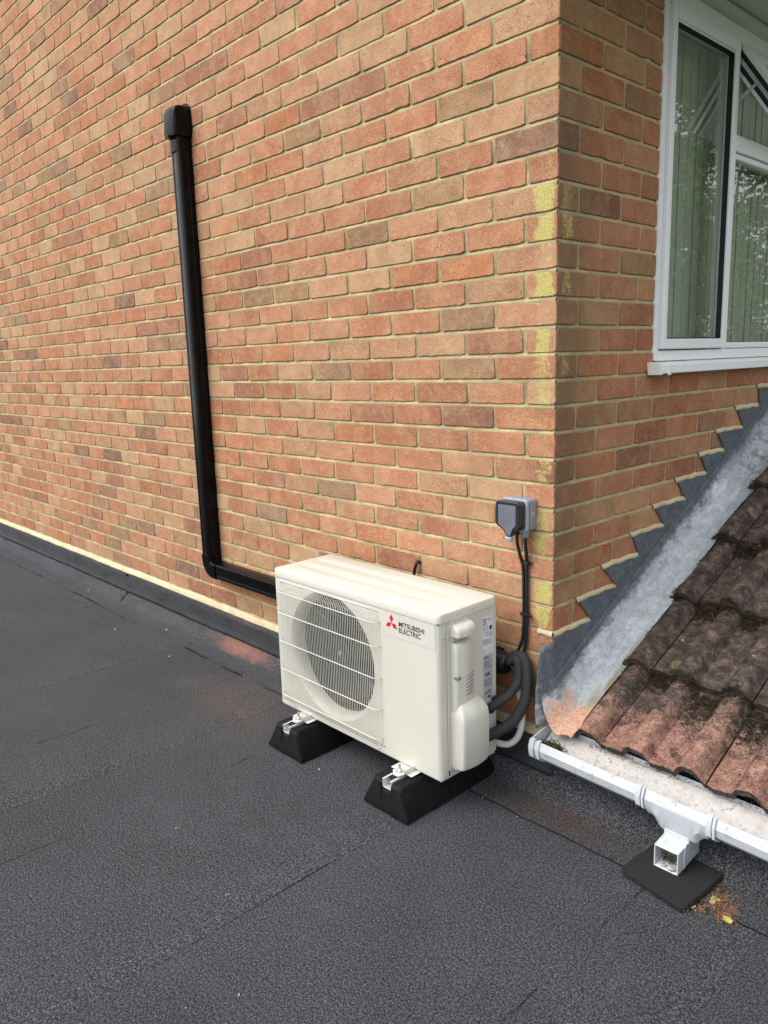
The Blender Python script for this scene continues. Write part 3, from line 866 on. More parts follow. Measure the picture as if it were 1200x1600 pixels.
# moss along the laps and in the pans
def tuft(mbx, c, r, rnd, n=10, up_=nrm, flat=.6):
    for _ in range(n):
        d_ = Vector((rnd.gauss(0, 1), rnd.gauss(0, 1), rnd.gauss(0, 1))).normalized()
        if d_.dot(up_) < 0: d_ -= 2*d_.dot(up_)*up_
        q = Vector(c)+d_*r*rnd.uniform(.1, .9)*flat
        s1 = d_.cross(Vector((rnd.random(), rnd.random(), rnd.random()))).normalized()*r*rnd.uniform(.10, .28)
        e = q+d_*r*rnd.uniform(.15, .5)
        s2 = s1.cross(d_)*.6
        mbx.add([q-s1, q+s1, e, q+s2, q-s2], [(0, 1, 2), (3, 4, 2)])
def roof_z(x, y):
    # height of the tile surface under a point
    best = -1
    for yc in courses:
        f_ = (y-yc)/.385
        if 0 <= f_ <= 1:
            best = max(best, tprof(x)*(.92+.06*f_)+.046*(1-f_))
    if best < 0: best = 0
    b = Vector((x, y, C0-.057+SL*y)); return b+nrm*(best-.001)
mm = MB(); rnd = random.Random(31)
for _ in range(13000):
    ci = rnd.randrange(1, 6); yc = courses[ci]
    x = rnd.uniform(.10, 1.25)
    pan = 1 if tprof(x) < .004 else 0
    if rnd.random() > (.95 if pan else .35): continue
    if nz(x*5.0, yc*3, 7) + .25*nz(x*14, yc*9, 1) < (-.22 if yc == courses[1] else -.42): continue
    y = yc+.004-abs(rnd.gauss(0, .012 if not pan else .022))
    if yc == courses[1] and x > .34 and pan: y -= abs(rnd.gauss(0, .045))
    tuft(mm, roof_z(x, y)+nrm*rnd.uniform(0, .004), rnd.uniform(.008, .019), rnd, 8)
# side joints between tiles
for _ in range(1500):
    e = edges[rnd.choice((1, 2, 3, 4))]; y = rnd.uniform(-.02, 1.6)
    if nz(e*9, y*6, 3) < -.05: continue
    tuft(mm, roof_z(e+rnd.gauss(.001, .003), y), rnd.uniform(.004, .009), rnd, 6)
# scattered clumps
for _ in range(70):
    x = rnd.uniform(.12, 1.2); y = rnd.uniform(0, 1.5)
    if nz(x*3, y*3, 11) < .02: continue
    R = rnd.uniform(.004, .020)
    for q in range(int(6+R*900)):
        a_ = rnd.random()*2*PI; r_ = R*math.sqrt(rnd.random())
        tuft(mm, roof_z(x+r_*math.cos(a_), y+r_*math.sin(a_)), rnd.uniform(.004, .009), rnd, 6)
# along the lead edge
for _ in range(420):
    y = rnd.uniform(.0, 1.5)
    if nz(y*7, 3, 3) < .0: continue
    tuft(mm, roof_z(.108+abs(rnd.gauss(0, .006)), y)+Vector((0, 0, .005)), rnd.uniform(.004, .010), rnd, 6)
o = mm.build('moss', M['moss'], roof); o['kind'] = 'stuff'
mm = MB()
for _ in range(10):
    x = rnd.uniform(.2, 1.1); ci = rnd.randrange(1, 5); y = courses[ci]-rnd.uniform(.005, .04)
    for q in range(26): tuft(mm, roof_z(x+rnd.gauss(0, .006), y+rnd.gauss(0, .005)), rnd.uniform(.002, .005), rnd, 6)
o = mm.build('green_moss', M['greenmoss'], roof); o['kind'] = 'stuff'
mm = MB()
for _ in range(260):
    x = rnd.uniform(.12, 1.2); ci = rnd.randrange(1, 6); y = courses[ci]-abs(rnd.gauss(.01, .03))
    c = roof_z(x, y)+nrm*.003; a_ = rnd.random()*PI; L = rnd.uniform(.008, .03)
    d_ = Vector((math.cos(a_), math.sin(a_), .5*math.sin(a_)+rnd.uniform(-.1, .25)))*L; w_ = nrm.cross(d_).normalized()*.0005
    mm.add([c-w_, c+w_, c+d_+w_, c+d_-w_], [(0, 1, 2, 3)])
o = mm.build('dry_needles', M['needle'], roof); o['kind'] = 'stuff'

# ------------------------------------------------------------------ stepped lead flashing
sf = empty('step_flashing', (.0, .0, .3), 'pale weathered lead flashing stepped up the brickwork beside the brown tiles', 'flashing')
FX = .0045
# upstand: saw-tooth polygon columns from chase to the fold
def fold_z(y): return C0-.052+SL*y+.162
def lead_top(y):
    if y < 0: return zj[22]-.013+y*.5
    best = None
    for k in sorted(tipy):            # 11..22
        lo = topy.get(k+1, -.02) if k != 22 else -.02
        if lo-.004 <= y <= tipy[k]:
            # left limit of this band is slanted
            t_ = zj[k]-.012
            if k < 22 and y < tipy[k+1]:
                # slant region between the tooth point and the next tip below
                return t_
            return t_ if best is None else max(best, t_)
    return zj[11]-.012
# teeth built polygon by polygon
mb = MB()
ks = [22, 21, 20, 19, 18, 17, 16, 15, 14, 13, 12, 11]
for i, k in enumerate(ks):
    zt = zj[k]-.011
    yr = tipy[k]
    if k == 22: pl = [(-.004, zt), (yr, zt)]
    else:
        yl = topy[k+1]; ytip = tipy[k+1]
        pl = [(yl, zt), (yr, zt)]
    # polygon: top edge, down to fold line on right, back along fold, up slanted left
    if k == 22:
        poly = [(-.004, zt), (yr, zt), (yr, fold_z(yr)-.012), (-.004, fold_z(-.004)-.012)]
    else:
        yl = topy[k+1]; ytip = tipy[k+1]; zlow = zj[k+1]-.011
        poly = [(yl, zt), (yr, zt), (yr, fold_z(yr)-.012), (ytip, fold_z(ytip)-.012), (ytip, zlow)]
    mb.prism([(FX, y, z) for y, z in poly[::-1]], (.0022, 0, 0))
mb.build('stepped_cover', M['palelead'], sf)
def set_prof(o, vals):
    a = o.data.attributes.new('prof', 'FLOAT', 'POINT'); a.data.foreach_set('value', vals)
set_prof(sf.children[0], [.0]*len(sf.children[0].data.vertices))
# cove and apron lying over the tiles
EDGE = [(-.075, .122), (-.03, .120), (.03, .116), (.086, .116), (.17, .108), (.251, .104), (.35, .100), (.45, .103), (.53, .108), (.60, .098), (.70, .101), (.80, .112), (.90, .107), (1.09, .118), (1.26, .118), (2.4, .118)]
def edge_x(y):
    for (a, b), (c, d_) in zip(EDGE, EDGE[1:]):
        if a <= y <= c: 
            t_ = (y-a)/(c-a); t_ = t_*t_*(3-2*t_); return b+(d_-b)*t_
    return EDGE[-1][1]
P = []; pv = []
nyy, nxx = 240, 26
for i in range(nyy+1):
    row = []
    for j in range(nxx+1):
        t_ = j/nxx
        ys = -.050+.014*t_+.004*nz(t_*6, 2, 2); y = ys+1.9*(i/nyy)**1.15*(1.83-ys)/1.9
        ex = edge_x(y)+.003*nz(y*25, 1)
        front = max(0, (-.0-y)/.060)
        base = C0-.052+SL*y
        # arc length param: first part vertical upstand, then cove, then apron
        if t_ < .22:
            q = t_/.22; x = FX+.0024+.004*q; h = .176-.036*q
        elif t_ < .55:
            q = (t_-.22)/.33; th = q*PI/2
            x = FX+.0064+.049*(.35*q+.65*(1-math.cos(th))); h = .140-(.140-.034)*(.4*q+.6*math.sin(th))
        else:
            q = (t_-.55)/.45; x = FX+.0554+(ex-FX-.0554)*q
            rise = tprof(x)*.55
            h = .034+.004*q
            if q > .93: h -= .006*(q-.93)/.07
        yc_ = max([q for q in courses if q <= y] or [courses[0]]); stp = min(1, max(0, (y-yc_)/.385))
        
        if t_ > .45: h = h+(max(h, tprof(x)*.95+.046*(1-stp)+.0035)-h)*min(1, (t_-.45)/.2)
        h += (.0060*nz(x*11, y*5, 2)+.0030*nz(x*30, y*13, 4)+.0014*nz(x*70, y*45, 7))*min(1, max(.15, t_*3))
        if front > 0:
            x -= front*.030*(1-t_)**1.2 ; h -= .012*front*front*(1-t_*.5)
            if t_ > .8: h -= .004*front
        row.append((x, y, base+h)); pv.append(t_)
    P.append(row)
mb = MB().grid(P); o = mb.build('lead_apron', M['palelead'], sf, smooth=True, solid=.0026, offs=-1); set_prof(o, pv)
# wrap of lead past the corner
P = []; pv = []
for i in range(11):
    q = i/10; row = []
    for j in range(13):
        t_ = j/12
        zt = zj[22]-.018-.015*q; zb_ = C0-.052-.5*.060*q+.045
        z = zt+(zb_-zt)*t_
        y = .002-.052*q-.010*math.sin(t_*PI)*q+.004*nz(z*20, q*3)
        x = FX+.003-.018*q**2-.014*t_*q+.003*nz(z*25, q*2, 5)
        row.append((x, y, z)); pv.append(.05+.2*t_)
    P.append(row)
o = MB().grid(P).build('corner_lap', M['palelead'], sf, smooth=True, solid=.0024, offs=0); set_prof(o, pv)

# ------------------------------------------------------------------ gutter
gut = empty('gutter', (.4, -.05, .13), 'white square plastic gutter with brown debris under the tiles eaves', 'gutter')
GF, GB = -.104, .004
def gz(x): return .211-.020*max(0, min(x, .7))/.7       # slight fall
def gsec(o_=0):
    # front lip, front face, bevelled bottom, back : (y, dz) relative to the top front edge
    return [(GF+.005-o_, -.005+o_*.4), (GF-.004-o_, -.028), (GF+.002-o_, -.052-o_), (GF+.022, -.070-o_), (GB-.018, -.070-o_), (GB+o_, -.050), (GB+o_, .012)]
def gut_mesh(x0, x1, oo, tth=.0022, n=14):
    outer = gsec(oo); inner = [(y+(tth if y < -.05 else -tth), z+(tth if z < -.03 else 0)) for y, z in gsec(oo)]
    inner[0] = (outer[0][0]+tth, outer[0][1]); inner[-1] = (outer[-1][0]-tth, outer[-1][1])
    loop = outer+inner[::-1]
    P = [[(x0+(x1-x0)*i/n, y, gz(x0+(x1-x0)*i/n)+z) for y, z in loop+[loop[0]]] for i in range(n+1)]
    mbx = MB().grid(P)
    for xx in (x0, x1): 
        # end rims
        N = len(outer)
        for a in range(N-1):
            mbx.add([(xx, outer[a][0], gz(xx)+outer[a][1]), (xx, outer[a+1][0], gz(xx)+outer[a+1][1]), (xx, inner[a+1][0], gz(xx)+inner[a+1][1]), (xx, inner[a][0], gz(xx)+inner[a][1])], [(0, 1, 2, 3)])
    return mbx
ch = gut_mesh(-.004, 2.3, 0, n=40); ch.build('channel', M['gutter'], gut, bevel=.0012)
# stop end
mb = MB()
sec = gsec(.0035)
mb.prism([(-.0085, y, gz(0)+z) for y, z in sec], (.0045, 0, 0))
mb.build('stop_end', M['gutter'], gut, bevel=.0015)
def strap(xc, wd, oo=.0045):
    q = gut_mesh(xc-wd/2, xc+wd/2, oo, .004, 3)
    z = gz(xc)
    q.box(xc-wd/2, xc+wd/2, GF+.000, GF+.012, z-.0040, z-.0012)
    return q
for xc, wd in ((.002, .016), (.024, .012), (.352, .014), (.366, .006), (.545, .014), (.559, .006), (1.2, .02)):
    strap(xc, wd, .005 if wd > .01 else .0065).build('bracket', M['gutter'], gut, bevel=.0012)
# outlet body
mb = MB()
z0 = gz(.45)
P = []
for i in range(25):
    x = .372+(.540-.372)*i/24
    d_ = max(0, 1-abs(x-.460)/.075); dep = .028*(1 if d_ > .35 else (d_/.35)**1.6 if d_ > 0 else 0)
    z = gz(x)
    P.append([(x, GF-.0075, z-.027), (x, GF-.0035, z-.050-dep*.7), (x, GF+.012, z-.073-dep), (x, GB-.012, z-.073-dep), (x, GB-.001, z-.05)])
mb.grid(P); mb.build('outlet', M['gutter'], gut, bevel=.002, solid=.002)
ow_ = (.424, .492)
mb = MB(); mb.box(ow_[0], ow_[1], -.094, -.026, .086, .132); mb.build('outlet_spigot', M['gutter'], gut, bevel=.004)
# debris in the outlet joint
def debris(mbx, cx_, cyy, cz_, n, sx_, sy_, sz_, rnd, r=(.002, .006)):
    for _ in range(n):
        tuft(mbx, (cx_+rnd.gauss(0, sx_), cyy+rnd.gauss(0, sy_), cz_+abs(rnd.gauss(0, sz_))), rnd.uniform(*r), rnd, 5, up_=Vector((0, 0, 1)))
rnd = random.Random(77)
# shoe
sh = empty('downpipe_shoe', (.458, -.09, .03), 'white square plastic downpipe shoe full of moss on the black pad', 'pipe')
def hollow(mbx, x0, x1, z0, z1, y0, y1, t_):
    mbx.box(x0, x0+t_, y0, y1, z0, z1); mbx.box(x1-t_, x1, y0, y1, z0, z1)
    mbx.box(x0+t_, x1-t_, y0, y1, z0, z0+t_); mbx.box(x0+t_, x1-t_, y0, y1, z1-t_, z1)
mb = MB(); sx0, sx1 = .425, .491
b = [(sx0, -.148, .021), (sx1, -.148, .021), (sx1, -.030, .030), (sx0, -.030, .030)]
# four walls of the sloping spout
th_ = .0032
def quadbox(mbx, p4, off):
    a = [Vector(q) for q in p4]; o2 = Vector(off); mbx.hexa(a, [q+o2 for q in a])
yF, yB = -.150, -.030
zF0, zF1, zB0, zB1 = .0215, .083, .034, .100
quadbox(mb, [(sx0, yF, zF0), (sx0, yB, zB0), (sx0, yB, zB1), (sx0, yF, zF1)], (th_, 0, 0))
quadbox(mb, [(sx1-th_, yF, zF0), (sx1-th_, yB, zB0), (sx1-th_, yB, zB1), (sx1-th_, yF, zF1)], (th_, 0, 0))
quadbox(mb, [(sx0+th_, yF, zF0), (sx1-th_, yF, zF0), (sx1-th_, yB, zB0), (sx0+th_, yB, zB0)], (0, 0, th_))
quadbox(mb, [(sx0+th_, yF, zF1-th_), (sx1-th_, yF, zF1-th_), (sx1-th_, -.092, zF1-th_+.006), (sx0+th_, -.092, zF1-th_+.006)], (0, 0, th_))
mb.build('spout', M['gutter'], sh, bevel=.0012)
mb = MB(); mb.box(sx0-.002, sx1+.002, -.097, -.023, .083, .104); mb.box(sx0+.001, sx1-.001, -.093, -.027, .03, .083)
mb.build('socket', M['gutter'], sh, bevel=.003)
mb = MB(); mb.box(sx1-.001, sx1+.0022, -.118, -.112, .028, .088); mb.build('seam', M['gutter'], sh, bevel=.001)
mb = MB(); debris(mb, .456, -.120, .030, 220, .013, .010, .014, rnd, (.003, .008)); o = mb.build('moss_plug', M['moss'], sh); o['kind'] = 'stuff'
mb = MB(); mb.ball((.470, -.143, .030), .010, 10, 6, (1.2, .8, .6)); mb.ball((.447, -.141, .028), .006, 8, 5, (1.5, 1, .6)); mb.build('pebble', M['leafb'], sh, smooth=True)
# gutter litter
P = []
for i in range(90):
    x = .0+2.2*i/89; z = gz(x)-.067
    row = []
    for j in range(9):
        y = GF+.006+(GB-GF-.012)*j/8
        hh = .020+.005*nz(x*14, y*20, 3)+.003*nz(x*60, y*60, 3)+(.046*(j/8)**1.4)-.012*max(0, min(1, (.10-x)/.08))
        row.append((x, y, z+hh))
    P.append(row)
MB().grid(P).build('silt', M['gutterin'], gut, smooth=True)
mb = MB(); debris(mb, .040, -.062, .174, 700, .017, .014, .009, rnd, (.004, .011)); debris(mb, .085, -.082, .172, 220, .016, .006, .004, rnd, (.003, .008))
debris(mb, .435, -.060, .160, 90, .008, .012, .004, rnd, (.002, .005))
for _ in range(520): debris(mb, rnd.uniform(.13, 1.6), rnd.gauss(-.012, .006), .206, 1, .003, .003, .002, rnd, (.003, .009))
for _ in range(700):
    jx, jy = rnd.uniform(.1, 1.4), rnd.uniform(-.09, -.01)
    debris(mb, jx, jy, gz(jx)-.044+.044*((jy+.104)/.104)**1.4, 1, .004, .004, .001, rnd, (.0015, .0045))
for _ in range(70): debris(mb, rnd.uniform(.55, .9), rnd.uniform(-.095, -.06), .160, 1, .004, .004, .002, rnd, (.002, .006))
o = mb.build('gutter_moss', M['moss'], gut); o['kind'] = 'stuff'
mb = MB(); debris(mb, .064, -.078, .188, 130, .009, .006, .006, rnd, (.003, .007)); o = mb.build('green_moss', M['greenmoss'], gut); o['kind'] = 'stuff'

# ------------------------------------------------------------------ rubber pad and litter
pad = MB(); import itertools
pts = [(.366, -.218), (.381, -.029), (.572, -.043), (.559, -.248)]
N = 14; outline = []
for (a, b) in zip(pts, pts[1:]+pts[:1]):
    for i in range(N):
        q = i/N; x = a[0]+(b[0]-a[0])*q; y = a[1]+(b[1]-a[1])*q
        rr_ = 0
        if i == 0: 
            cxm, cym = .47, -.135; x += (cxm-x)*.05; y += (cym-y)*.05
        outline.append((x+.0022*nz(x*60, y*60, 1), y+.0022*nz(x*60, y*60, 8)))
outline = outline[::-1]
n = len(outline)
rings = []
for ins, z in ((0.0, .0052), (0.0, .015), (.004, .0205)):
    rings.append([(x+(.47-x)*ins*8, y+(-.135-y)*ins*8, z+.001*nz(x*40, y*40, z*90)) for x, y in outline])
mbp = MB(); V = [q for r in rings for q in r]
F = [(q*n+i, q*n+(i+1) % n, (q+1)*n+(i+1) % n, (q+1)*n+i) for q in range(2) for i in range(n)]
F.append(tuple(range(2*n, 3*n))); F.append(tuple(range(n))[::-1])
mbp.add(V, F); o = mbp.build('rubber_pad', M['pad'], smooth=False)
tag(o, 'black square rubber crumb pad under the white downpipe shoe', 'pad')

def leaf(x, y, z, a_, L, mat, label, curl=.3):
    mb = MB(); P = []
    ca, sa = math.cos(a_), math.sin(a_)
    for i in range(9):
        t_ = i/8; w_ = L*.36*math.sin(PI*t_**.8)*(1 if i % 2 == 0 else .8)+.0003
        row = []
        for j in (-1, -.5, 0, .5, 1):
            u = (t_-.5)*L; v = j*w_; h = .0015+abs(j)*w_*curl+.15*L*(t_-.5)**2+.0012*nz(u*200, v*200, x*30)
            row.append((x+u*ca-v*sa, y+u*sa+v*ca, z+h))
        P.append(row)
    o = mb.grid(P).build('leaf', mat, smooth=True); tag(o, label, 'leaf', 'leaves by the rubber pad'); return o
leaf(.589, -.148, .0055, .4, .026, M['leafg'], 'small pale green leaf close to the right corner of the black pad')
leaf(.587, -.163, .0055, 2.0, .022, M['leafb'], 'small curled grey brown leaf lying just in front of a green leaf')
leaf(.560, -.212, .0055, 1.0, .022, M['leafg'], 'small dark green leaf touching the front right edge of the black pad')
leaf(.640, -.198, .0055, 2.6, .030, M['leafg'], 'largest light green leaf, farthest to the right of the black pad', .2)
mb = MB(); rnd = random.Random(5)
for _ in range(330):
    k_ = rnd.random()
    if k_ < .5: x, y = rnd.gauss(.60, .022), rnd.gauss(-.150, .032)
    elif k_ < .8: x, y = rnd.gauss(.632, .016), rnd.gauss(-.185, .02)
    else: x, y = rnd.gauss(.574, .012), rnd.gauss(-.21, .02)
    if x < .57 and y > -.235: continue
    L = rnd.uniform(.004, .018); a_ = rnd.random()*PI; z = .0062+rnd.uniform(0, .003)
    d_ = Vector((math.cos(a_)*L, math.sin(a_)*L, rnd.uniform(-.001, .004))); w_ = Vector((-math.sin(a_), math.cos(a_), 0))*.0007; c = Vector((x, y, z))
    mb.add([c-w_, c+w_, c+d_+w_*.4, c+d_-w_*.4], [(0, 1, 2, 3)])
o = mb.build('pine_litter', M['needle']); tag(o, 'rust brown dry needles and crumbs beside the black rubber pad', 'litter', kind='stuff')
mb = MB()
debris(mb, .590, -.108, .006, 70, .007, .006, .003, rnd, (.002, .005))
o = mb.build('moss_crumbs', M['moss']); tag(o, 'dark red brown moss crumbs behind the pad corner', 'moss', kind='stuff')
# pale chips on the felt
mb = MB(); rnd = random.Random(8)
for (x, y, s_) in [(-.62, -.44, .006), (-.12, -.19, .004), (.02, -.20, .003), (.0, -1.15, .004), (-.05, -1.25, .003), (-2.3, -.12, .010), (-3.35, -.10, .008), (-1.95, -.29, .006), (-2.52, -.30, .006)] + [(rnd.uniform(-3, .5), rnd.uniform(-1.6, -.2), rnd.uniform(.0006, .002)) for _ in range(60)]:
    a_ = rnd.random()*PI; c = Vector((x, y, .0045)); u = Vector((math.cos(a_), math.sin(a_), 0))*s_; v = Vector((-math.sin(a_), math.cos(a_), 0))*s_*.5
    mb.add([c-u, c-v, c+u*.8, c+v, c+Vector((0, 0, s_*.5))], [(0, 1, 4), (1, 2, 4), (2, 3, 4), (3, 0, 4)])
o = mb.build('stone_chips', M['speck']); tag(o, 'pale chips and crumbs scattered over the dark felt', 'debris', kind='stuff')
mb = MB()
for (x, y, a_, L) in [(-.62, -1.55, .5, .02), (-.30, -1.0, .9, .012), (-.66, -.95, 1.2, .012), (-3.6, -.15, .2, .03)]:
    c = Vector((x, y, .0055)); d_ = Vector((math.cos(a_)*L, math.sin(a_)*L, .001)); w_ = Vector((-math.sin(a_), math.cos(a_), 0))*.0012
    mb.add([c-w_, c+w_, c+d_+w_, c+d_-w_], [(0, 1, 2, 3)])
o = mb.build('straw_bits', M['leafb']); tag(o, 'short straw coloured stalks scattered over the open felt', 'debris', kind='stuff')

# ------------------------------------------------------------------ mounting feet
def make_foot(x0):
    ft = empty('mounting_foot', (x0+.095, -.255, .0052), 'black rubber mounting foot with metal channel under the grille end of the heat pump', 'mounting foot', 'rubber feet under the heat pump')
    xc = x0+.095; z0 = .0052
    mb = MB()
    # cross-section swept along y, tapering at both ends, with a groove for the channel
    secs = []
    for y, sc, zt in ((-.460, 1.0, .012), (-.459, .995, .020), (-.450, .86, .086), (-.440, .80, .095), (-.07, .80, .095), (-.06, .86, .086), (-.051, .995, .020), (-.050, 1.0, .012)):
        hw = .093
        top = {.095: .060, .086: .056}.get(zt, .088*sc)
        secs.append((y, zt, top))
    P = []
    for y, zt, tw in secs:
        gd = .022 if zt > .05 else 0.0
        gw = min(.0205, tw*.5)
        row = [(xc-.095, y, z0), (xc-.095, y, z0+.010), (xc-tw-.002, y, z0+max(.011, zt-.006)), (xc-tw+.004, y, z0+zt), (xc-gw, y, z0+zt), (xc-gw, y, z0+zt-gd), (xc+gw, y, z0+zt-gd), (xc+gw, y, z0+zt),
               (xc+tw-.004, y, z0+zt), (xc+tw+.002, y, z0+max(.011, zt-.006)), (xc+.095, y, z0+.010), (xc+.095, y, z0)]
        P.append(row)
    mb.grid(P); nr = len(P[0])
    mb.f.append(tuple(range(nr))); mb.f.append(tuple(range((len(P)-1)*nr, len(P)*nr))[::-1])
    mb.build('rubber_block', M['rubber'], ft, bevel=.004, segs=3)
    mb = MB(); za = z0+.072; zb_ = z0+.1005; gw = .0195
    mb.box(xc-gw, xc+gw, -.447, -.063, za, za+.0022)
    mb.box(xc-gw, xc-gw+.0024, -.447, -.063, za+.0022, zb_); mb.box(xc+gw-.0024, xc+gw, -.447, -.063, za+.0022, zb_)
    mb.box(xc-gw+.0024, xc-gw+.007, -.447, -.063, zb_-.0022, zb_); mb.box(xc+gw-.007, xc+gw-.0024, -.447, -.063, zb_-.0022, zb_)
    mb.build('channel', M['alu'], ft, bevel=.0006)
    mb = MB(); by = -.392
    mb.box(xc-gw+.0025, xc+gw-.0025, by-.032, by-.016, zb_-.010, zb_-.004)
    mb.build('channel_nut', M['dark'], ft)
    mb = MB(); mb.cyl((xc, by, za+.003), 'z', .0042, .058, 14)
    n6 = 6
    mb.tube([(xc, by, zb_+.0082), (xc, by, zb_+.0155)], .0088, 6)
    mb.build('bolt', M['zinc'], ft, bevel=.0006)
    mb = MB(); mb.cyl((xc, by, zb_+.0052), 'z', .013, .0022, 24); mb.build('washer', M['zinc'], ft, bevel=.0005)
    mb = MB(); mb.ball((xc-.012, by-.010, zb_+.007), .007, 10, 6, (1.2, .8, .8)); mb.build('clip', M['zinc'], ft, smooth=True)
    return ft
foot = make_foot(-.883)
foot2 = copy_tree(foot); foot2.location.x += .511
foot2['label'] = 'black rubber mounting foot with metal channel under the pipe cover end of the heat pump'

# ------------------------------------------------------------------ heat pump
hp = empty('heat_pump', (-.55, -.21, .108), 'cream outdoor heat pump unit with round fan grille on black rubber feet', 'heat pump')
UX0, UX1, UY0, UY1, UZ0, UZ1 = -.945, -.143, -.352, -.094, .112, .628
FCX, FCZ, FR = -.642, .372, .221
TOPH = .028
# front + side wrap: front panel with a round hole
mb = MB()
rc = .016
# front face ring between rectangle and circle
NS = 96
rect = []
circ = []
xa, xb, za, zb_ = UX0+.006, UX1-rc, UZ0+.004, UZ1-TOPH
for i in range(NS):
    a_ = 2*PI*i/NS; c_, s__ = math.cos(a_), math.sin(a_)
    circ.append((FCX+FR*c_, UY0, FCZ+FR*s__))
    # ray to rectangle
    tx_ = ((xb if c_ > 0 else xa)-FCX)/c_ if abs(c_) > 1e-6 else 1e9
    tz_ = ((zb_ if s__ > 0 else za)-FCZ)/s__ if abs(s__) > 1e-6 else 1e9
    t_ = min(tx_, tz_); rect.append([FCX+t_*c_, UY0, FCZ+t_*s__])
for cx_, cz_ in ((xa, za), (xb, za), (xb, zb_), (xa, zb_)):
    j = min(range(NS), key=lambda q: (rect[q][0]-cx_)**2+(rect[q][2]-cz_)**2); rect[j] = [cx_, UY0, cz_]
mb.add(circ+rect, [(i, (i+1) % NS, NS+(i+1) % NS, NS+i) for i in range(NS)])
o1 = mb
# cone / bell mouth
bell = MB(); P = []
for q in range(7):
    t_ = q/6; r = FR-.018*math.sin(t_*PI/2); y = UY0+.028*(1-math.cos(t_*PI/2))+(.012*t_)
    P.append([(FCX+r*math.cos(2*PI*i/NS), y, FCZ+r*math.sin(2*PI*i/NS)) for i in range(NS+1)])
bell.grid(P)
thr = MB(); thr.grid([[(FCX+(FR-.018)*math.cos(2*PI*i/NS), yy, FCZ+(FR-.018)*math.sin(2*PI*i/NS)) for i in range(NS+1)] for yy in (UY0+.040, UY0+.13)])
thr.build('throat', M['dark'], hp, smooth=True)  # shade deeper in the fan throat, painted as a black surface
th2 = MB(); th2.grid([[(FCX+(FR-.0185)*math.cos(2*PI*i/NS), yy, FCZ+(FR-.0185)*math.sin(2*PI*i/NS)) for i in range(NS+1)] for yy in (UY0+.039, UY0+.050)])
th2.build('fan_shroud', M['cream'], hp, smooth=True)
bell.build('fan_shroud', M['cream'], hp, smooth=True)
# rounded front right corner, right side, back, left, top lid
seg = 8; P = []
prof = [(xb, UY0)]+[(UX1-rc+rc*math.sin(PI/2*i/seg), UY0+rc-rc*math.cos(PI/2*i/seg)) for i in range(1, seg+1)]+[(UX1, UY0+.030)]
cw_ = MB().grid([[(x, y, za), (x, y, zb_)] for x, y in prof]); cw_.build('corner_wrap', M['cream'], hp, smooth=True)
o1.grid([[(UX0, UY0+.006, za), (UX0, UY0+.006, zb_)], [(xa-.002, UY0+.001, za), (xa-.002, UY0+.001, zb_)], [(xa, UY0, za), (xa, UY0, zb_)]])
o1.grid([[(UX0, UY1, za), (UX0, UY1, zb_)], [(UX0, UY0+.006, za), (UX0, UY0+.006, zb_)]])
# bottom return lip
o1.add([(xa, UY0, za), (xb, UY0, za), (xb, UY0+.02, za-.001), (xa, UY0+.02, za-.001)], [(0, 1, 2, 3)])
o = o1.build('front_panel', M['cream'], hp)
# side panel (service side) slightly set back behind a vertical groove
mb = MB()
mb.box(UX1-.020, UX1-.001, UY0+.0315, UY0+.0335+.008, za, zb_)
mb.box(UX1-.020, UX1-.0045, UY0+.0415, UY0+.044, za, zb_)
mb.box(UX1-.020, UX1-.0005, UY0+.044, UY1, za+.002, zb_)
mb.box(UX0+.001, UX1-.02, UY1-.012, UY1, za, zb_)
mb.build('side_panel', M['cream'], hp, bevel=.001)
mb = MB(); mb.box(UX0+.004, UX1-.004, UY0+.006, UY1-.004, UZ0-.004, UZ0+.006)
for fx in (-.788, -.277):
    mb.box(fx-.045, fx+.045, UY0-.034, UY0+.02, UZ0-.006, UZ0-.0035); mb.box(fx-.045, fx+.045, UY1-.02, UY1+.030, UZ0-.006, UZ0-.0035)
mb.build('base_pan', M['cream'], hp, bevel=.001)
# foot brackets curling up in front of the base
for fx in (-.788, -.277):
    mb = MB(); P = []
    for i in range(13):
        a_ = PI*i/12; P.append((fx+.004-.017*math.cos(a_)*1.0, UY0-.050-.016*math.sin(a_)))
    pts2 = [(fx-.020, UY0+.004)]+P[::1]+[(fx+.028, UY0+.004)]
    # flat tab with rounded nose
    mb.prism([(x, y, .1095) for x, y in pts2], (0, 0, .0022))
    mb.build('fixing_tab', M['alu'], hp)
    mb = MB(); mb.box(fx+.0225, fx+.0248, UY0-.045, UY0+.004, .1118, .1235); mb.build('fixing_tab_rib', M['alu'], hp, bevel=.0008)
# lid
lid = MB()
def rr(x0, x1, y0, y1, r, z, k=6):
    out = []
    for cx_, cy_, a0 in ((x1-r, y0+r, -PI/2), (x1-r, y1-r, 0), (x0+r, y1-r, PI/2), (x0+r, y0+r, PI)):
        for i in range(k+1):
            a_ = a0+PI/2*i/k; out.append((cx_+r*math.cos(a_), cy_+r*math.sin(a_), z))
    return out
lx0, lx1, ly0, ly1 = UX0-.003, UX1+.003, UY0-.003, UY1+.004
rings = [rr(lx0, lx1, ly0, ly1, .018, UZ1-TOPH), rr(lx0, lx1, ly0, ly1, .018, UZ1-.006), rr(lx0+.002, lx1-.002, ly0+.002, ly1-.002, .017, UZ1-.002), rr(lx0+.006, lx1-.006, ly0+.006, ly1-.006, .014, UZ1)]
n = len(rings[0]); V = [q for r in rings for q in r]
F = [(q*n+i, q*n+(i+1) % n, (q+1)*n+(i+1) % n, (q+1)*n+i) for q in range(len(rings)-1) for i in range(n)]+[tuple(range((len(rings)-1)*n, len(rings)*n)), tuple(range(n))[::-1]]
lid.add(V, F)
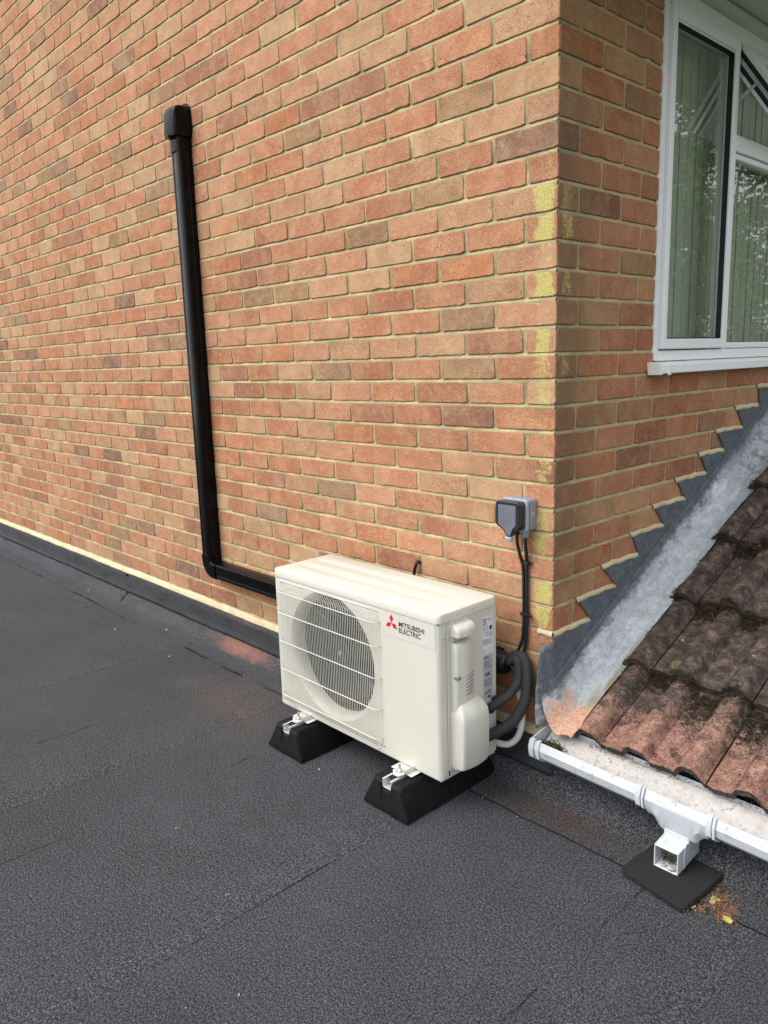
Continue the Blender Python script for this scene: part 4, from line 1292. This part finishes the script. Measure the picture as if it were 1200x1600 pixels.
o = lid.build('top_panel', M['cream'], hp); autosmooth(o, 35)
# shallow pressed ribs on the lid
for (ya, yb_) in ((-.322, -.270), (-.250, -.198), (-.178, -.126)):
    mb = MB(); xa_, xb_ = UX0+.030, UX1-.10
    b = rr(xa_, xb_, ya, yb_, .008, UZ1-.0005); t_ = rr(xa_+.005, xb_-.005, ya+.005, yb_-.005, .005, UZ1+.0016)
    n = len(b); mb.add(b+t_, [(i, (i+1) % n, n+(i+1) % n, n+i) for i in range(n)]+[tuple(range(n, 2*n))])
    o = mb.build('pressed_rib', M['cream'], hp); autosmooth(o, 40)
# dark seam under lid
mb = MB(); mb.box(UX0+.002, UX1-.0015, UY0+.0015, UY1-.002, UZ1-TOPH-.002, UZ1-TOPH+.002); mb.build('seam', M['dark'], hp)
# pressed frame line round the grille recess
mb = MB(); gx0, gx1, gz0, gz1 = -.915, -.392, .135, .590
P = []
path = rr(gx0, gx1, gz0, gz1, .02, 0, 5); path.append(path[0])
mb.tube([(x, UY0+.0006, y) for x, y, _ in path], .0016, 6, cap=False); mb.build('pressed_frame', M['cream'], hp, smooth=True)
# fan, hub, coil
mb = MB(); mb.box(UX0+.02, -.37, UY1-.03, UY1-.025, UZ0+.02, zb_-.01); mb.build('coil', M['coil'], hp)
mb = MB()
for i in range(70):
    z = UZ0+.03+i*.0066; mb.box(UX0+.02, -.37, UY1-.034, UY1-.0302, z, z+.0012)
mb.build('coil_fins', M['coil'], hp)
mb = MB(); mb.box(-.42, -.40, UY0+.05, UY1-.03, UZ0+.01, zb_-.01); mb.box(UX0+.01, -.40, UY0+.05, UY1-.02, zb_-.012, zb_-.006); mb.build('inner_plate', M['dark'], hp)
fan = MB(); fy = UY0+.078
for bl in range(3):
    P = []; base = 2*PI*bl/3+.5
    for i in range(9):
        r = .040+(.182-.040)*i/8; row = []
        for j in range(9):
            u = j/8-.5; sweep = .35*(i/8)**1.5
            a_ = base+u*(1.35-.25*i/8)+sweep
            row.append((FCX+r*math.cos(a_), fy+u*.055-.01*math.sin(PI*(u+.5)), FCZ+r*math.sin(a_)))
        P.append(row)
    fan.grid(P)
fo = fan.build('fan', M['fan'], hp, smooth=True, solid=.003)
mb = MB(); mb.cyl((FCX, fy-.035, FCZ), 'y', .046, .06, 32); mb.build('hub', M['fan'], fo, bevel=.006, segs=3)
mb = MB(); mb.cyl((FCX, fy-.04, FCZ), 'y', .008, .006, 12); mb.build('hub_nut', M['zinc'], fo, bevel=.001)
# wire guard, bowed forward
wg = MB(); GY = UY0-.020
gx = [gx0+.008+i*(gx1-gx0-.016)/59 for i in range(60)]
for x in gx:
    wg.tube(catmull([(x, UY0+.004, gz1-.006), (x, UY0-.008, gz1-.022), (x, GY, gz1-.040), (x, GY, .365), (x, GY, gz0+.030), (x, UY0-.006, gz0+.010), (x, UY0+.004, gz0+.004)], 3), .0010, 5, cap=False)
wg.build('wire_guard', M['guard'], hp, smooth=True)
wg = MB()
for z, yy in ((gz1-.038, GY-.002), (.475, GY-.002), (.370, GY-.002), (.265, GY-.002), (gz0+.030, GY-.002)):
    wg.tube([(gx0-.004, UY0+.002, z), (gx0+.004, yy+.004, z), (gx0+.016, yy, z), (gx1-.016, yy, z), (gx1-.004, yy+.006, z), (gx1+.005, UY0+.001, z)], .0015, 6)
wg.build('guard_crossbar', M['guard'], hp, smooth=True)
# guard moulded top rail
wg = MB(); wg.tube([(gx0+.004, UY0-.001, gz1-.004), (gx1-.006, UY0-.001, gz1-.004)], .0022, 6)
wg.build('guard_rail', M['guard'], hp, smooth=True)
# temperature sensor holder seen through the guard on the right
mb = MB(); mb.ball((-.447, UY0+.020, .455), .016, 12, 8, (1, .6, 1.1)); mb.tube([(-.44, UY0+.02, .455), (-.420, UY0+.03, .50)], .004, 8)
mb.build('sensor', M['cream2'], hp, smooth=True)
# screws
def screw(p_, ax):
    mb = MB(); p_ = Vector(p_); a_ = Vector(ax)
    mb.tube([p_, p_+a_*.0018, p_+a_*.0026], .0036, 12, rfun=lambda t_: 1 if t_ < .6 else .6)
    mb.build('screw', M['zinc'], hp, smooth=False)
for q in ((UX1+.003, -.275, UZ1-.013), (UX1+.003, -.208, UZ1-.013), (UX1-.001, UY0+.022, .555), (UX1-.001, UY0+.020, .122), (UX1-.0005, UY1-.01, .150)): screw(q, (1, 0, 0))
for q in ((-.846, UY0, UZ1-TOPH-.010), (-.640, UY0, UZ1-TOPH-.011), (-.86, UY0, UZ0+.012), (-.385, UY0, .142), (-.410, UY0-.0, UZ0+.012), (gx0+.012, UY0, gz1-.008)): screw(q, (0, -1, 0))
mb = MB()
mb.box(UX1-.001, UX1+.0006, UY0+.036, UY0+.0395, .118, .150); mb.box(UX1-.001, UX1+.0006, UY0+.048, UY0+.056, .142, .156)
mb.build('slot', M['dark'], hp)
# --- service cover on the side
sx = UX1-.0008
cov = MB()
def sbox(mbx, y0, y1, z0, z1, d0, d1):  mbx.box(sx+d0, sx+d1, y0, y1, z0, z1)
# backing plate with raised outline
cov.prism([(sx, -.318, .135), (sx, -.318, .578), (sx, -.312, .588), (sx, -.226, .594), (sx, -.219, .588), (sx, -.219, .36), (sx, -.190, .33), (sx, -.190, .135)], (.003, 0, 0))
o = cov.build('service_cover', M['cream2'], hp, bevel=.0015)
def rounded_col(name, y0, y1, zs, par):
    """zs: list of (z, depth, y0, y1) rings, front profile bulged"""
    P = []
    for z, dp, a, b in zs:
        row = []
        for i in range(17):
            t_ = i/16; row.append(None)
        # profile: back-left, rises, bulge, back-right
        r = min(.010, dp*.6); pts_ = [(a, 0)]
        for q in range(5): th = PI/2*q/4; pts_.append((a+r-r*math.cos(th), dp-r+r*math.sin(th)*1.0))
        for q in range(1, 8):
            f_ = q/8; pts_.append((a+r+(b-a-2*r)*f_, dp+.006*math.sin(PI*f_)))
        for q in range(5): th = PI/2*q/4; pts_.append((b-r+r*math.sin(th), dp-r+r*math.cos(th)))
        pts_.append((b, 0))
        P.append([(sx+d_, y, z) for y, d_ in pts_])
    mbx = MB().grid(P); k = len(P[0])
    mbx.f.append(tuple(range(k))); mbx.f.append(tuple(range((len(P)-1)*k, len(P)*k))[::-1])
    bm = bmesh.new()
    o = mbx.build(name, M['cream2'], hp if par is None else par)
    bm.from_mesh(o.data); bmesh.ops.recalc_face_normals(bm, faces=bm.faces); bm.to_mesh(o.data); bm.free()
    autosmooth(o, 38); return o
rounded_col('handle_hood', 0, 0, [(.5525, .030, -.304, -.226), (.555, .036, -.306, -.225), (.572, .037, -.306, -.225), (.582, .032, -.305, -.226), (.588, .020, -.303, -.227)], None)
rounded_col('handle_column', 0, 0, [(.14, .026, -.304, -.232), (.30, .026, -.304, -.232), (.40, .027, -.304, -.231), (.510, .027, -.304, -.230), (.526, .024, -.303, -.230), (.533, .012, -.301, -.231)], None)
mb = MB(); mb.box(sx+.003, sx+.010, -.302, -.232, .538, .556); mb.build('handle_recess', M['cream2'], hp)
rounded_col('valve_cover', 0, 0, [(.141, .030, -.300, -.196), (.146, .048, -.306, -.192), (.160, .056, -.308, -.190), (.295, .056, -.308, -.190), (.315, .052, -.307, -.190), (.334, .040, -.300, -.196), (.350, .026, -.290, -.206)], None)
mb = MB()
for i in range(6):
    z = .372+i*.0115
    P = []
    for q in range(9):
        f_ = q/8; y = -.272+.044*f_; d_ = .027+.006*math.sin(PI*min(.97, (y+.304)/.072))+.0004
        if y > -.238: d_ -= (y+.238)*.25
        P.append((sx+d_, y, z+.003*f_))
    mb.tube(P, .0013, 6)
mb.build('louvre', M['fadeink'], hp)
mb = MB(); mb.box(sx+.014, sx+.0295, -.3045, -.288, .424, .434); mb.build('cover_notch', M['fadeink'], hp, bevel=.002)
# --- labels on the side
lb = MB(); lb.box(sx+.0005, sx+.0012, -.159, -.112, .455, .572); lo = lb.build('rating_label', M['label'], hp)
lb = MB(); lb.box(sx+.0005, sx+.0012, -.155, -.112, .305, .448); lo2 = lb.build('warning_label', M['label2'], hp)
rnd = random.Random(3)
def bars(mbx, y0, y1, z0, z1, n, h, dens=.8):
    for i in range(n):
        z = z0+(z1-z0)*i/n; y = y0
        while y < y1-.003:
            L = rnd.uniform(.003, .010)
            if rnd.random() < dens: mbx.box(sx+.0011, sx+.0014, y, min(y+L, y1), z, z+h)
            y += L+.0012
mb = MB(); bars(mb, -.157, -.140, .548, .570, 3, .0035, 1); bars(mb, -.135, -.116, .556, .566, 3, .0012); bars(mb, -.157, -.130, .508, .545, 11, .0012, .75)
bars(mb, -.128, -.114, .505, .522, 6, .0010, .8); mb.box(sx+.0011, sx+.0014, -.126, -.115, .527, .540)
bars(mb, -.157, -.115, .482, .503, 6, .0012, .95); bars(mb, -.157, -.114, .459, .472, 3, .0012, .45)
mb.build('print', M['ink'], lo)
mb = MB(); bars(mb, -.152, -.130, .438, .446, 2, .0022, 1); bars(mb, -.152, -.116, .405, .434, 9, .0010, .8); bars(mb, -.152, -.116, .346, .374, 9, .0011, .9); bars(mb, -.150, -.118, .322, .340, 4, .0022, .6)
mb.build('print', M['ink'], lo2)
mb = MB().prism([(sx+.0012, -.136, .308), (sx+.0012, -.122, .308), (sx+.0012, -.129, .3195)], (.0004, 0, 0)); mb.build('warning_triangle', M['ink'], lo2)
text_mesh('print', 'R32', .0145, (sx+.0012, -.146, .381), (0, 1, 0), (0, 0, 1), M['ink'], lo2, .0003, .95, .0006)
# --- badge on the front
lb = MB(); lb.box(-.378, -.156, UY0-.0010, UY0-.0002, .520, .597); bd = lb.build('badge', M['sticker'], hp)
def rhomb(mbx, c, a_, L, W_):
    d_ = Vector((math.cos(a_), 0, math.sin(a_))); e = Vector((-math.sin(a_), 0, math.cos(a_))); c = Vector((c[0], UY0-.0016, c[1]))
    P = [c, c+d_*L*.5+e*W_*.5, c+d_*L, c+d_*L*.5-e*W_*.5]
    mbx.prism(P, (0, .0005, 0))
mb = MB(); cc = (-.336, .562)
for a_ in (PI/2, PI/2+2*PI/3, PI/2-2*PI/3): rhomb(mb, cc, a_, .0285, .0165)
mb.build('emblem', M['red'], bd)
text_mesh('lettering', 'MITSUBISHI', .0215, (-.3055, UY0-.0012, .5590), (1, 0, 0), (0, 0, 1), M['ink'], bd, .0003, 1.0, .0003)
text_mesh('lettering', 'ELECTRIC', .0215, (-.3055, UY0-.0012, .5400), (1, 0, 0), (0, 0, 1), M['ink'], bd, .0003, 1.0, .0003)
# faded marking on the lid
mb = MB(); rnd = random.Random(21)
for i in range(6):
    bx = -.905+i*.012; by = -.325+.002*i
    pts_ = [(bx+rnd.uniform(0, .010), by+rnd.uniform(0, .016), UZ1+.0006) for _ in range(4)]
    mb.tube(catmull(pts_, 3), .0009, 4)
mb.build('faded_marking', M['fadeink'], hp)

# ------------------------------------------------------------------ trunking on the wall
tr = empty('pipe_trunking', (-1.9375, -.03, .385), 'glossy black pipe trunking running down the brick wall to the heat pump', 'trunking')
def trunk(axis, a0, a1, c, wdt, dep, name, ridges=True, y0=-.001):
    """rounded D-box: cross-section (offset across, depth)"""
    r = .010; hw = wdt/2
    sec = [(-hw, 0)]+[(-hw+r-r*math.cos(PI/2*i/4), -(dep-r)-r*math.sin(PI/2*i/4)) for i in range(5)]
    sec += [(-hw+.018, -dep), (-hw+.0195, -dep+.0012), (-hw+.021, -dep)] if ridges else []
    sec += [(hw-r+r*math.sin(PI/2*i/4), -(dep-r)-r*math.cos(PI/2*i/4)) for i in range(5)]
    sec += [(hw, -.030), (hw-.0016, -.0285), (hw-.0016, -.025), (hw, -.0235), (hw, 0)]
    P = []
    for a in (a0, a1):
        P.append([((c+o_, y0+d_, a) if axis == 'z' else (a, y0+d_, c+o_)) for o_, d_ in sec])
    m_ = MB().grid(P); k = len(sec); m_.f.append(tuple(range(k))); m_.f.append(tuple(range(k, 2*k))[::-1])
    o = m_.build(name, M['blackpvc'], tr, weld=True)
    bm = bmesh.new(); bm.from_mesh(o.data); bmesh.ops.recalc_face_normals(bm, faces=bm.faces); bm.to_mesh(o.data); bm.free()
    autosmooth(o, 40); return o
TC = -1.9375
trunk('z', .440, 2.330, TC, .074, .062, 'vertical_cover')
trunk('x', -1.885, -.185, .384, .074, .062, 'horizontal_cover')
# elbow
def elbow():
    P = []; hw = .0385; dep = .066; r = .010
    sec = [(-hw, 0)]+[(-hw+r-r*math.cos(PI/2*i/4), -(dep-r)-r*math.sin(PI/2*i/4)) for i in range(5)]
    sec += [(hw-r+r*math.sin(PI/2*i/4), -(dep-r)-r*math.cos(PI/2*i/4)) for i in range(5)]+[(hw, 0)]
    cx_, cz_ = TC+.0495, .4335
    fr_ = [(0, .030)]; 
    P.append([(cx_-.0495+o_, -.001+d_, .455) for o_, d_ in sec])
    for i in range(13):
        a_ = PI+PI/2*i/12
        P.append([(cx_+(.0495-o_)*math.cos(a_), -.001+d_, cz_+(.0495-o_)*math.sin(a_)) for o_, d_ in sec])
    P.append([(TC+.078, -.001+d_, .384+o_) for o_, d_ in sec])
    m_ = MB().grid(P); k = len(sec); m_.f.append(tuple(range(k))); m_.f.append(tuple(range((len(P)-1)*k, len(P)*k))[::-1])
    o = m_.build('elbow', M['blackpvc'], tr)
    bm = bmesh.new(); bm.from_mesh(o.data); bmesh.ops.recalc_face_normals(bm, faces=bm.faces); bm.to_mesh(o.data); bm.free()
    autosmooth(o, 42)
elbow()
# wall cap at the top
def cap():
    P = []
    def sec(hw, dep, r=.012):
        s1 = [(-hw, 0)]+[(-hw+r-r*math.cos(PI/2*i/4), -(dep-r)-r*math.sin(PI/2*i/4)) for i in range(5)]
        return s1+[(hw-r+r*math.sin(PI/2*i/4), -(dep-r)-r*math.cos(PI/2*i/4)) for i in range(5)]+[(hw, 0)]
    for z, hw, dep in ((2.262, .0385, .066), (2.318, .0385, .066), (2.319, .049, .082), (2.330, .050, .084), (2.415, .049, .082), (2.435, .044, .074), (2.446, .034, .05)):
        P.append([(TC+o_, -.001+d_, z) for o_, d_ in sec(hw, dep)])
    m_ = MB().grid(P); k = len(P[0]); m_.f.append(tuple(range(k))); m_.f.append(tuple(range((len(P)-1)*k, len(P)*k))[::-1])
    o = m_.build('wall_cap', M['blackpvc'], tr)
    bm = bmesh.new(); bm.from_mesh(o.data); bmesh.ops.recalc_face_normals(bm, faces=bm.faces); bm.to_mesh(o.data); bm.free()
    autosmooth(o, 40)
    mb = MB(); pts_ = [(TC-.055, -.0005, 2.335), (TC-.055, -.0005, 2.43)]
    out = [(TC+.055*math.cos(a_), -.0005, 2.418+.047*math.sin(a_)) for a_ in [PI*i/16 for i in range(17)]]
    out = out+[(TC-.055, -.0005, 2.335), (TC+.055, -.0005, 2.335)]
    mb.prism(out, (0, -.005, 0)); mb.build('wall_flange', M['blackpvc'], tr, bevel=.0012)
    mb = MB(); mb.tube([(TC-.02, -.084, 2.324), (TC+.0, -.086, 2.320)], .006, 8); mb.build('clip', M['blackpvc'], tr)
cap()
# end rubber boot
mb = MB(); mb.tube([(-.190, -.036, .388), (-.150, -.038, .390), (-.140, -.038, .388)], .038, 20, rfun=lambda t_: 1-.12*t_); mb.build('end_boot', M['cable'], tr, smooth=False, bevel=.003)

# ------------------------------------------------------------------ insulated pipes and drain
def pipe(name, pts_, r, mat, label, cat, group=None):
    mb = MB().tube(catmull(pts_, 10), r, 16, rfun=lambda t_: 1+.04*nz(t_*9, r*100))
    o = mb.build(name, mat, smooth=True); tag(o, label, cat, group); return o
pipe('insulated_pipe', [(-.185, -.190, .250), (-.150, -.165, .262), (-.110, -.118, .300), (-.095, -.085, .322), (-.086, -.062, .352), (-.090, -.052, .388), (-.100, -.046, .415), (-.140, -.040, .400), (-.170, -.038, .392)], .0145, M['foam'],
     'upper grey foam insulated pipe looping from the heat pump cover to the wall trunking', 'pipe', 'foam insulated pipes')
pipe('insulated_pipe', [(-.185, -.180, .172), (-.150, -.158, .178), (-.105, -.112, .208), (-.078, -.080, .242), (-.060, -.058, .300), (-.060, -.046, .350), (-.072, -.034, .400), (-.095, -.030, .425), (-.145, -.030, .408), (-.170, -.032, .398)], .0172, M['foam'],
     'thicker lower grey foam insulated pipe curving widest beside the brick wall', 'pipe', 'foam insulated pipes')
mb = MB(); c = Vector((-.128, -.142, .280)); d_ = Vector((.045, .047, .038)).normalized()
mb.tube([c-d_*.005, c+d_*.005], .0162, 18); o = mb.build('tape_band', M['cable']); tag(o, 'black tape band wrapped round the upper insulated pipe', 'tape')
pipe('drain_hose', [(-.170, -.070, .125), (-.125, -.060, .130), (-.095, -.048, .160), (-.085, -.040, .210), (-.090, -.035, .270), (-.11, -.03, .33)], .0105, M['upvc'],
     'pale grey drain hose curving behind the dark insulated pipes', 'hose')
pipe('signal_cable', [(-.185, -.150, .285), (-.140, -.110, .300), (-.105, -.075, .330), (-.098, -.055, .365), (-.125, -.045, .390), (-.160, -.04, .395)], .0050, M['cable'],
     'thin black cable inside the loop of the foam insulated pipes', 'cable')
# ------------------------------------------------------------------ isolator switch and cables
sw = empty('isolator_switch', (-.1085, 0, .83), 'grey weatherproof isolator switch with smoked lid on the brick wall by the corner', 'switch')
def plate(x0, x1, z0, z1, y0, y1, r, name, mat, bev=.003):
    out = [(x, y0, z) for x, z, _ in rr(x0, x1, z0, z1, r, 0, 5)]
    mb = MB().prism(out, (0, y1-y0, 0)); return mb.build(name, mat, sw, bevel=bev)
SX0, SX1, SZ0, SZ1 = -.156, -.062, .828, .924
plate(SX0, SX1, SZ0, SZ1, -.001, -.036, .010, 'back_box', M['grey'], .002)
plate(SX0+.001, SX1-.001, SZ0+.001, SZ1-.001, -.036, -.0385, .009, 'gasket', M['dark'], 0)
plate(SX0-.0005, SX1+.0005, SZ0-.0005, SZ1+.0005, -.0385, -.050, .010, 'front_frame', M['grey2'], .002)
plate(SX0+.004, SX1-.004, SZ0+.004, SZ1-.003, -.050, -.0655, .012, 'lid_base', M['smoke'], .004)
# lid with funnel-shaped lower edge
lx0_, lx1_ = SX0+.0015, SX1-.0035
out = [(lx0_, .848), (lx0_, .914), (lx0_+.007, .921), (lx1_-.007, .921), (lx1_, .914), (lx1_, .850), (lx1_-.007, .842), (lx1_-.022, .832), (lx1_-.027, .825), (lx1_-.029, .815), (lx0_+.038, .815), (lx0_+.034, .825), (lx0_+.026, .834), (lx0_+.010, .842)]
mb = MB().prism([(x, -.0655, z) for x, z in out], (0, -.0165, 0)); mb.build('smoked_lid', M['smoke'], sw, bevel=.0035)
mb = MB()
inn = [(lx0_+.012, .850), (lx0_+.012, .910), (lx1_-.012, .910), (lx1_-.012, .852), (lx1_-.024, .840), (lx1_-.032, .819), (lx0_+.042, .819), (lx0_+.036, .834)]
mb.prism([(x, -.0822, z) for x, z in inn], (0, -.0012, 0)); mb.build('lid_window', simple('lid_window_tint', (.14, .15, .185), .14, var=.1), sw, bevel=.0006)
mb = MB(); mb.box(lx0_+.036, lx1_-.030, -.0835, -.068, .799, .8135); mb.build('latch', M['grey2'], sw, bevel=.003)
mb = MB(); mb.box(lx0_+.039, lx1_-.033, -.0845, -.0833, .805, .808); mb.build('latch_groove', M['grey'], sw)
mb = MB(); mb.cyl((SX1-.0005, -.020, .878), 'x', .0085, .0015, 24); mb.build('knockout', M['grey2'], sw, bevel=.0006)
mb = MB(); mb.box(SX1-.0085, SX1-.0055, -.0662, -.052, .872, .8735); mb.build('hinge_line', M['dark'], sw)
mb = MB(); mb.tube([(-.083, -.028, .830), (-.083, -.028, .816), (-.083, -.028, .806)], .0125, 16, rfun=lambda t_: 1-.3*t_); mb.build('gland', M['grey'], sw, bevel=.002)
mb = MB(); mb.tube([(-.110, -.034, .830), (-.110, -.034, .812)], .0085, 14); mb.build('gland', M['cable'], sw, bevel=.002)
pipe('power_cable', [(-.110, -.034, .815), (-.109, -.033, .785), (-.107, -.022, .745), (-.104, -.0105, .705), (-.102, -.009, .600), (-.102, -.009, .520), (-.106, -.012, .470), (-.125, -.022, .420), (-.155, -.036, .390)], .0052, M['cable'],
     'left black power cable of the pair hanging from the grey isolator switch', 'cable', 'power cables below the isolator')
pipe('power_cable', [(-.083, -.028, .810), (-.084, -.026, .780), (-.088, -.015, .745), (-.091, -.0095, .705), (-.091, -.009, .600), (-.091, -.009, .520), (-.094, -.011, .460), (-.103, -.018, .400), (-.115, -.030, .340)], .0055, M['cable'],
     'right black power cable of the pair, leaving the isolator switch at its corner', 'cable', 'power cables below the isolator')
for z, lb_ in ((.722, 'upper black plastic clip holding the two power cables to the bricks'), (.556, 'lower black plastic clip holding the two power cables to the bricks')):
    mb = MB(); mb.box(-.111, -.082, -.0165, .001, z-.004, z+.004); mb.ball((-.079, -.008, z), .0055, 8, 6); mb.ball((-.1135, -.006, z), .004, 8, 6)
    o = mb.build('cable_clip', M['cable'], bevel=.001); tag(o, lb_, 'clip', 'black cable clips')
pipe('cable_stub', [(-.560, .004, .640), (-.560, -.012, .645), (-.563, -.017, .632), (-.572, -.016, .605), (-.578, -.016, .560)], .0055, M['cable'],
     'short black cable coming out of the bricks above the heat pump lid', 'cable')

# ------------------------------------------------------------------ trees across the garden (seen mirrored in the panes)
def make_tree(loc, hgt, rad, seed, label):
    rnd = random.Random(seed)
    t_ = empty('broadleaf_tree', loc, label, 'tree', 'trees across the garden')
    mb = MB(); L = Vector(loc)
    mb.tube(catmull([L, L+Vector((.1, 0, hgt*.35)), L+Vector((-.1, .1, hgt*.8))], 6), .20, 10, rfun=lambda q: 1-.8*q)
    for _ in range(14):
        z = hgt*rnd.uniform(.25, .75); a_ = rnd.random()*2*PI; r_ = rad*rnd.uniform(.5, .9)
        s0 = L+Vector((0, 0, z)); mb.tube([s0, s0+Vector((math.cos(a_)*r_*.5, math.sin(a_)*r_*.5, r_*.35)), s0+Vector((math.cos(a_)*r_, math.sin(a_)*r_, r_*.5))], .06, 6, rfun=lambda q: 1-.8*q)
    mb.build('trunk', M['bark'], t_, smooth=True)
    mb = MB()
    cl = []
    for _ in range(60):
        a_ = rnd.random()*2*PI; z = rnd.uniform(.18, 1.0); r_ = rad*math.sqrt(rnd.random())*(1.0-.55*abs(z-.5))
        cl.append((L+Vector((math.cos(a_)*r_, math.sin(a_)*r_, hgt*z)), rnd.uniform(.35, .8)))
    for c, cr_ in cl:
        for _ in range(800):
            q = Vector((rnd.gauss(0, .5), rnd.gauss(0, .5), rnd.gauss(0, .42)))*cr_+c
            u = Vector((rnd.gauss(0, 1), rnd.gauss(0, 1), rnd.gauss(0, .6))).normalized()*.048; v = u.cross(Vector((rnd.random(), rnd.random(), rnd.random()))).normalized()*.032
            mb.add([q-u, q+v, q+u, q-v], [(0, 1, 2, 3)])
    mb.build('crown', M['crown'], t_)
    return t_
make_tree((5.6, 9.5, -2.9), 7.6, 2.4, 1, 'tall green tree nearest the window wall')
make_tree((9.4, 12.6, -2.9), 9.6, 3.2, 2, 'tallest broad green tree behind the nearest one')
make_tree((4.6, 15.0, -2.9), 8.8, 3.0, 3, 'rounded green tree farthest along the house side')
make_tree((7.2, 17.5, -2.9), 10.5, 3.4, 4, 'broad green tree farthest from the house')

scene.cycles.max_bounces = 10
scene.cycles.transparent_max_bounces = 12
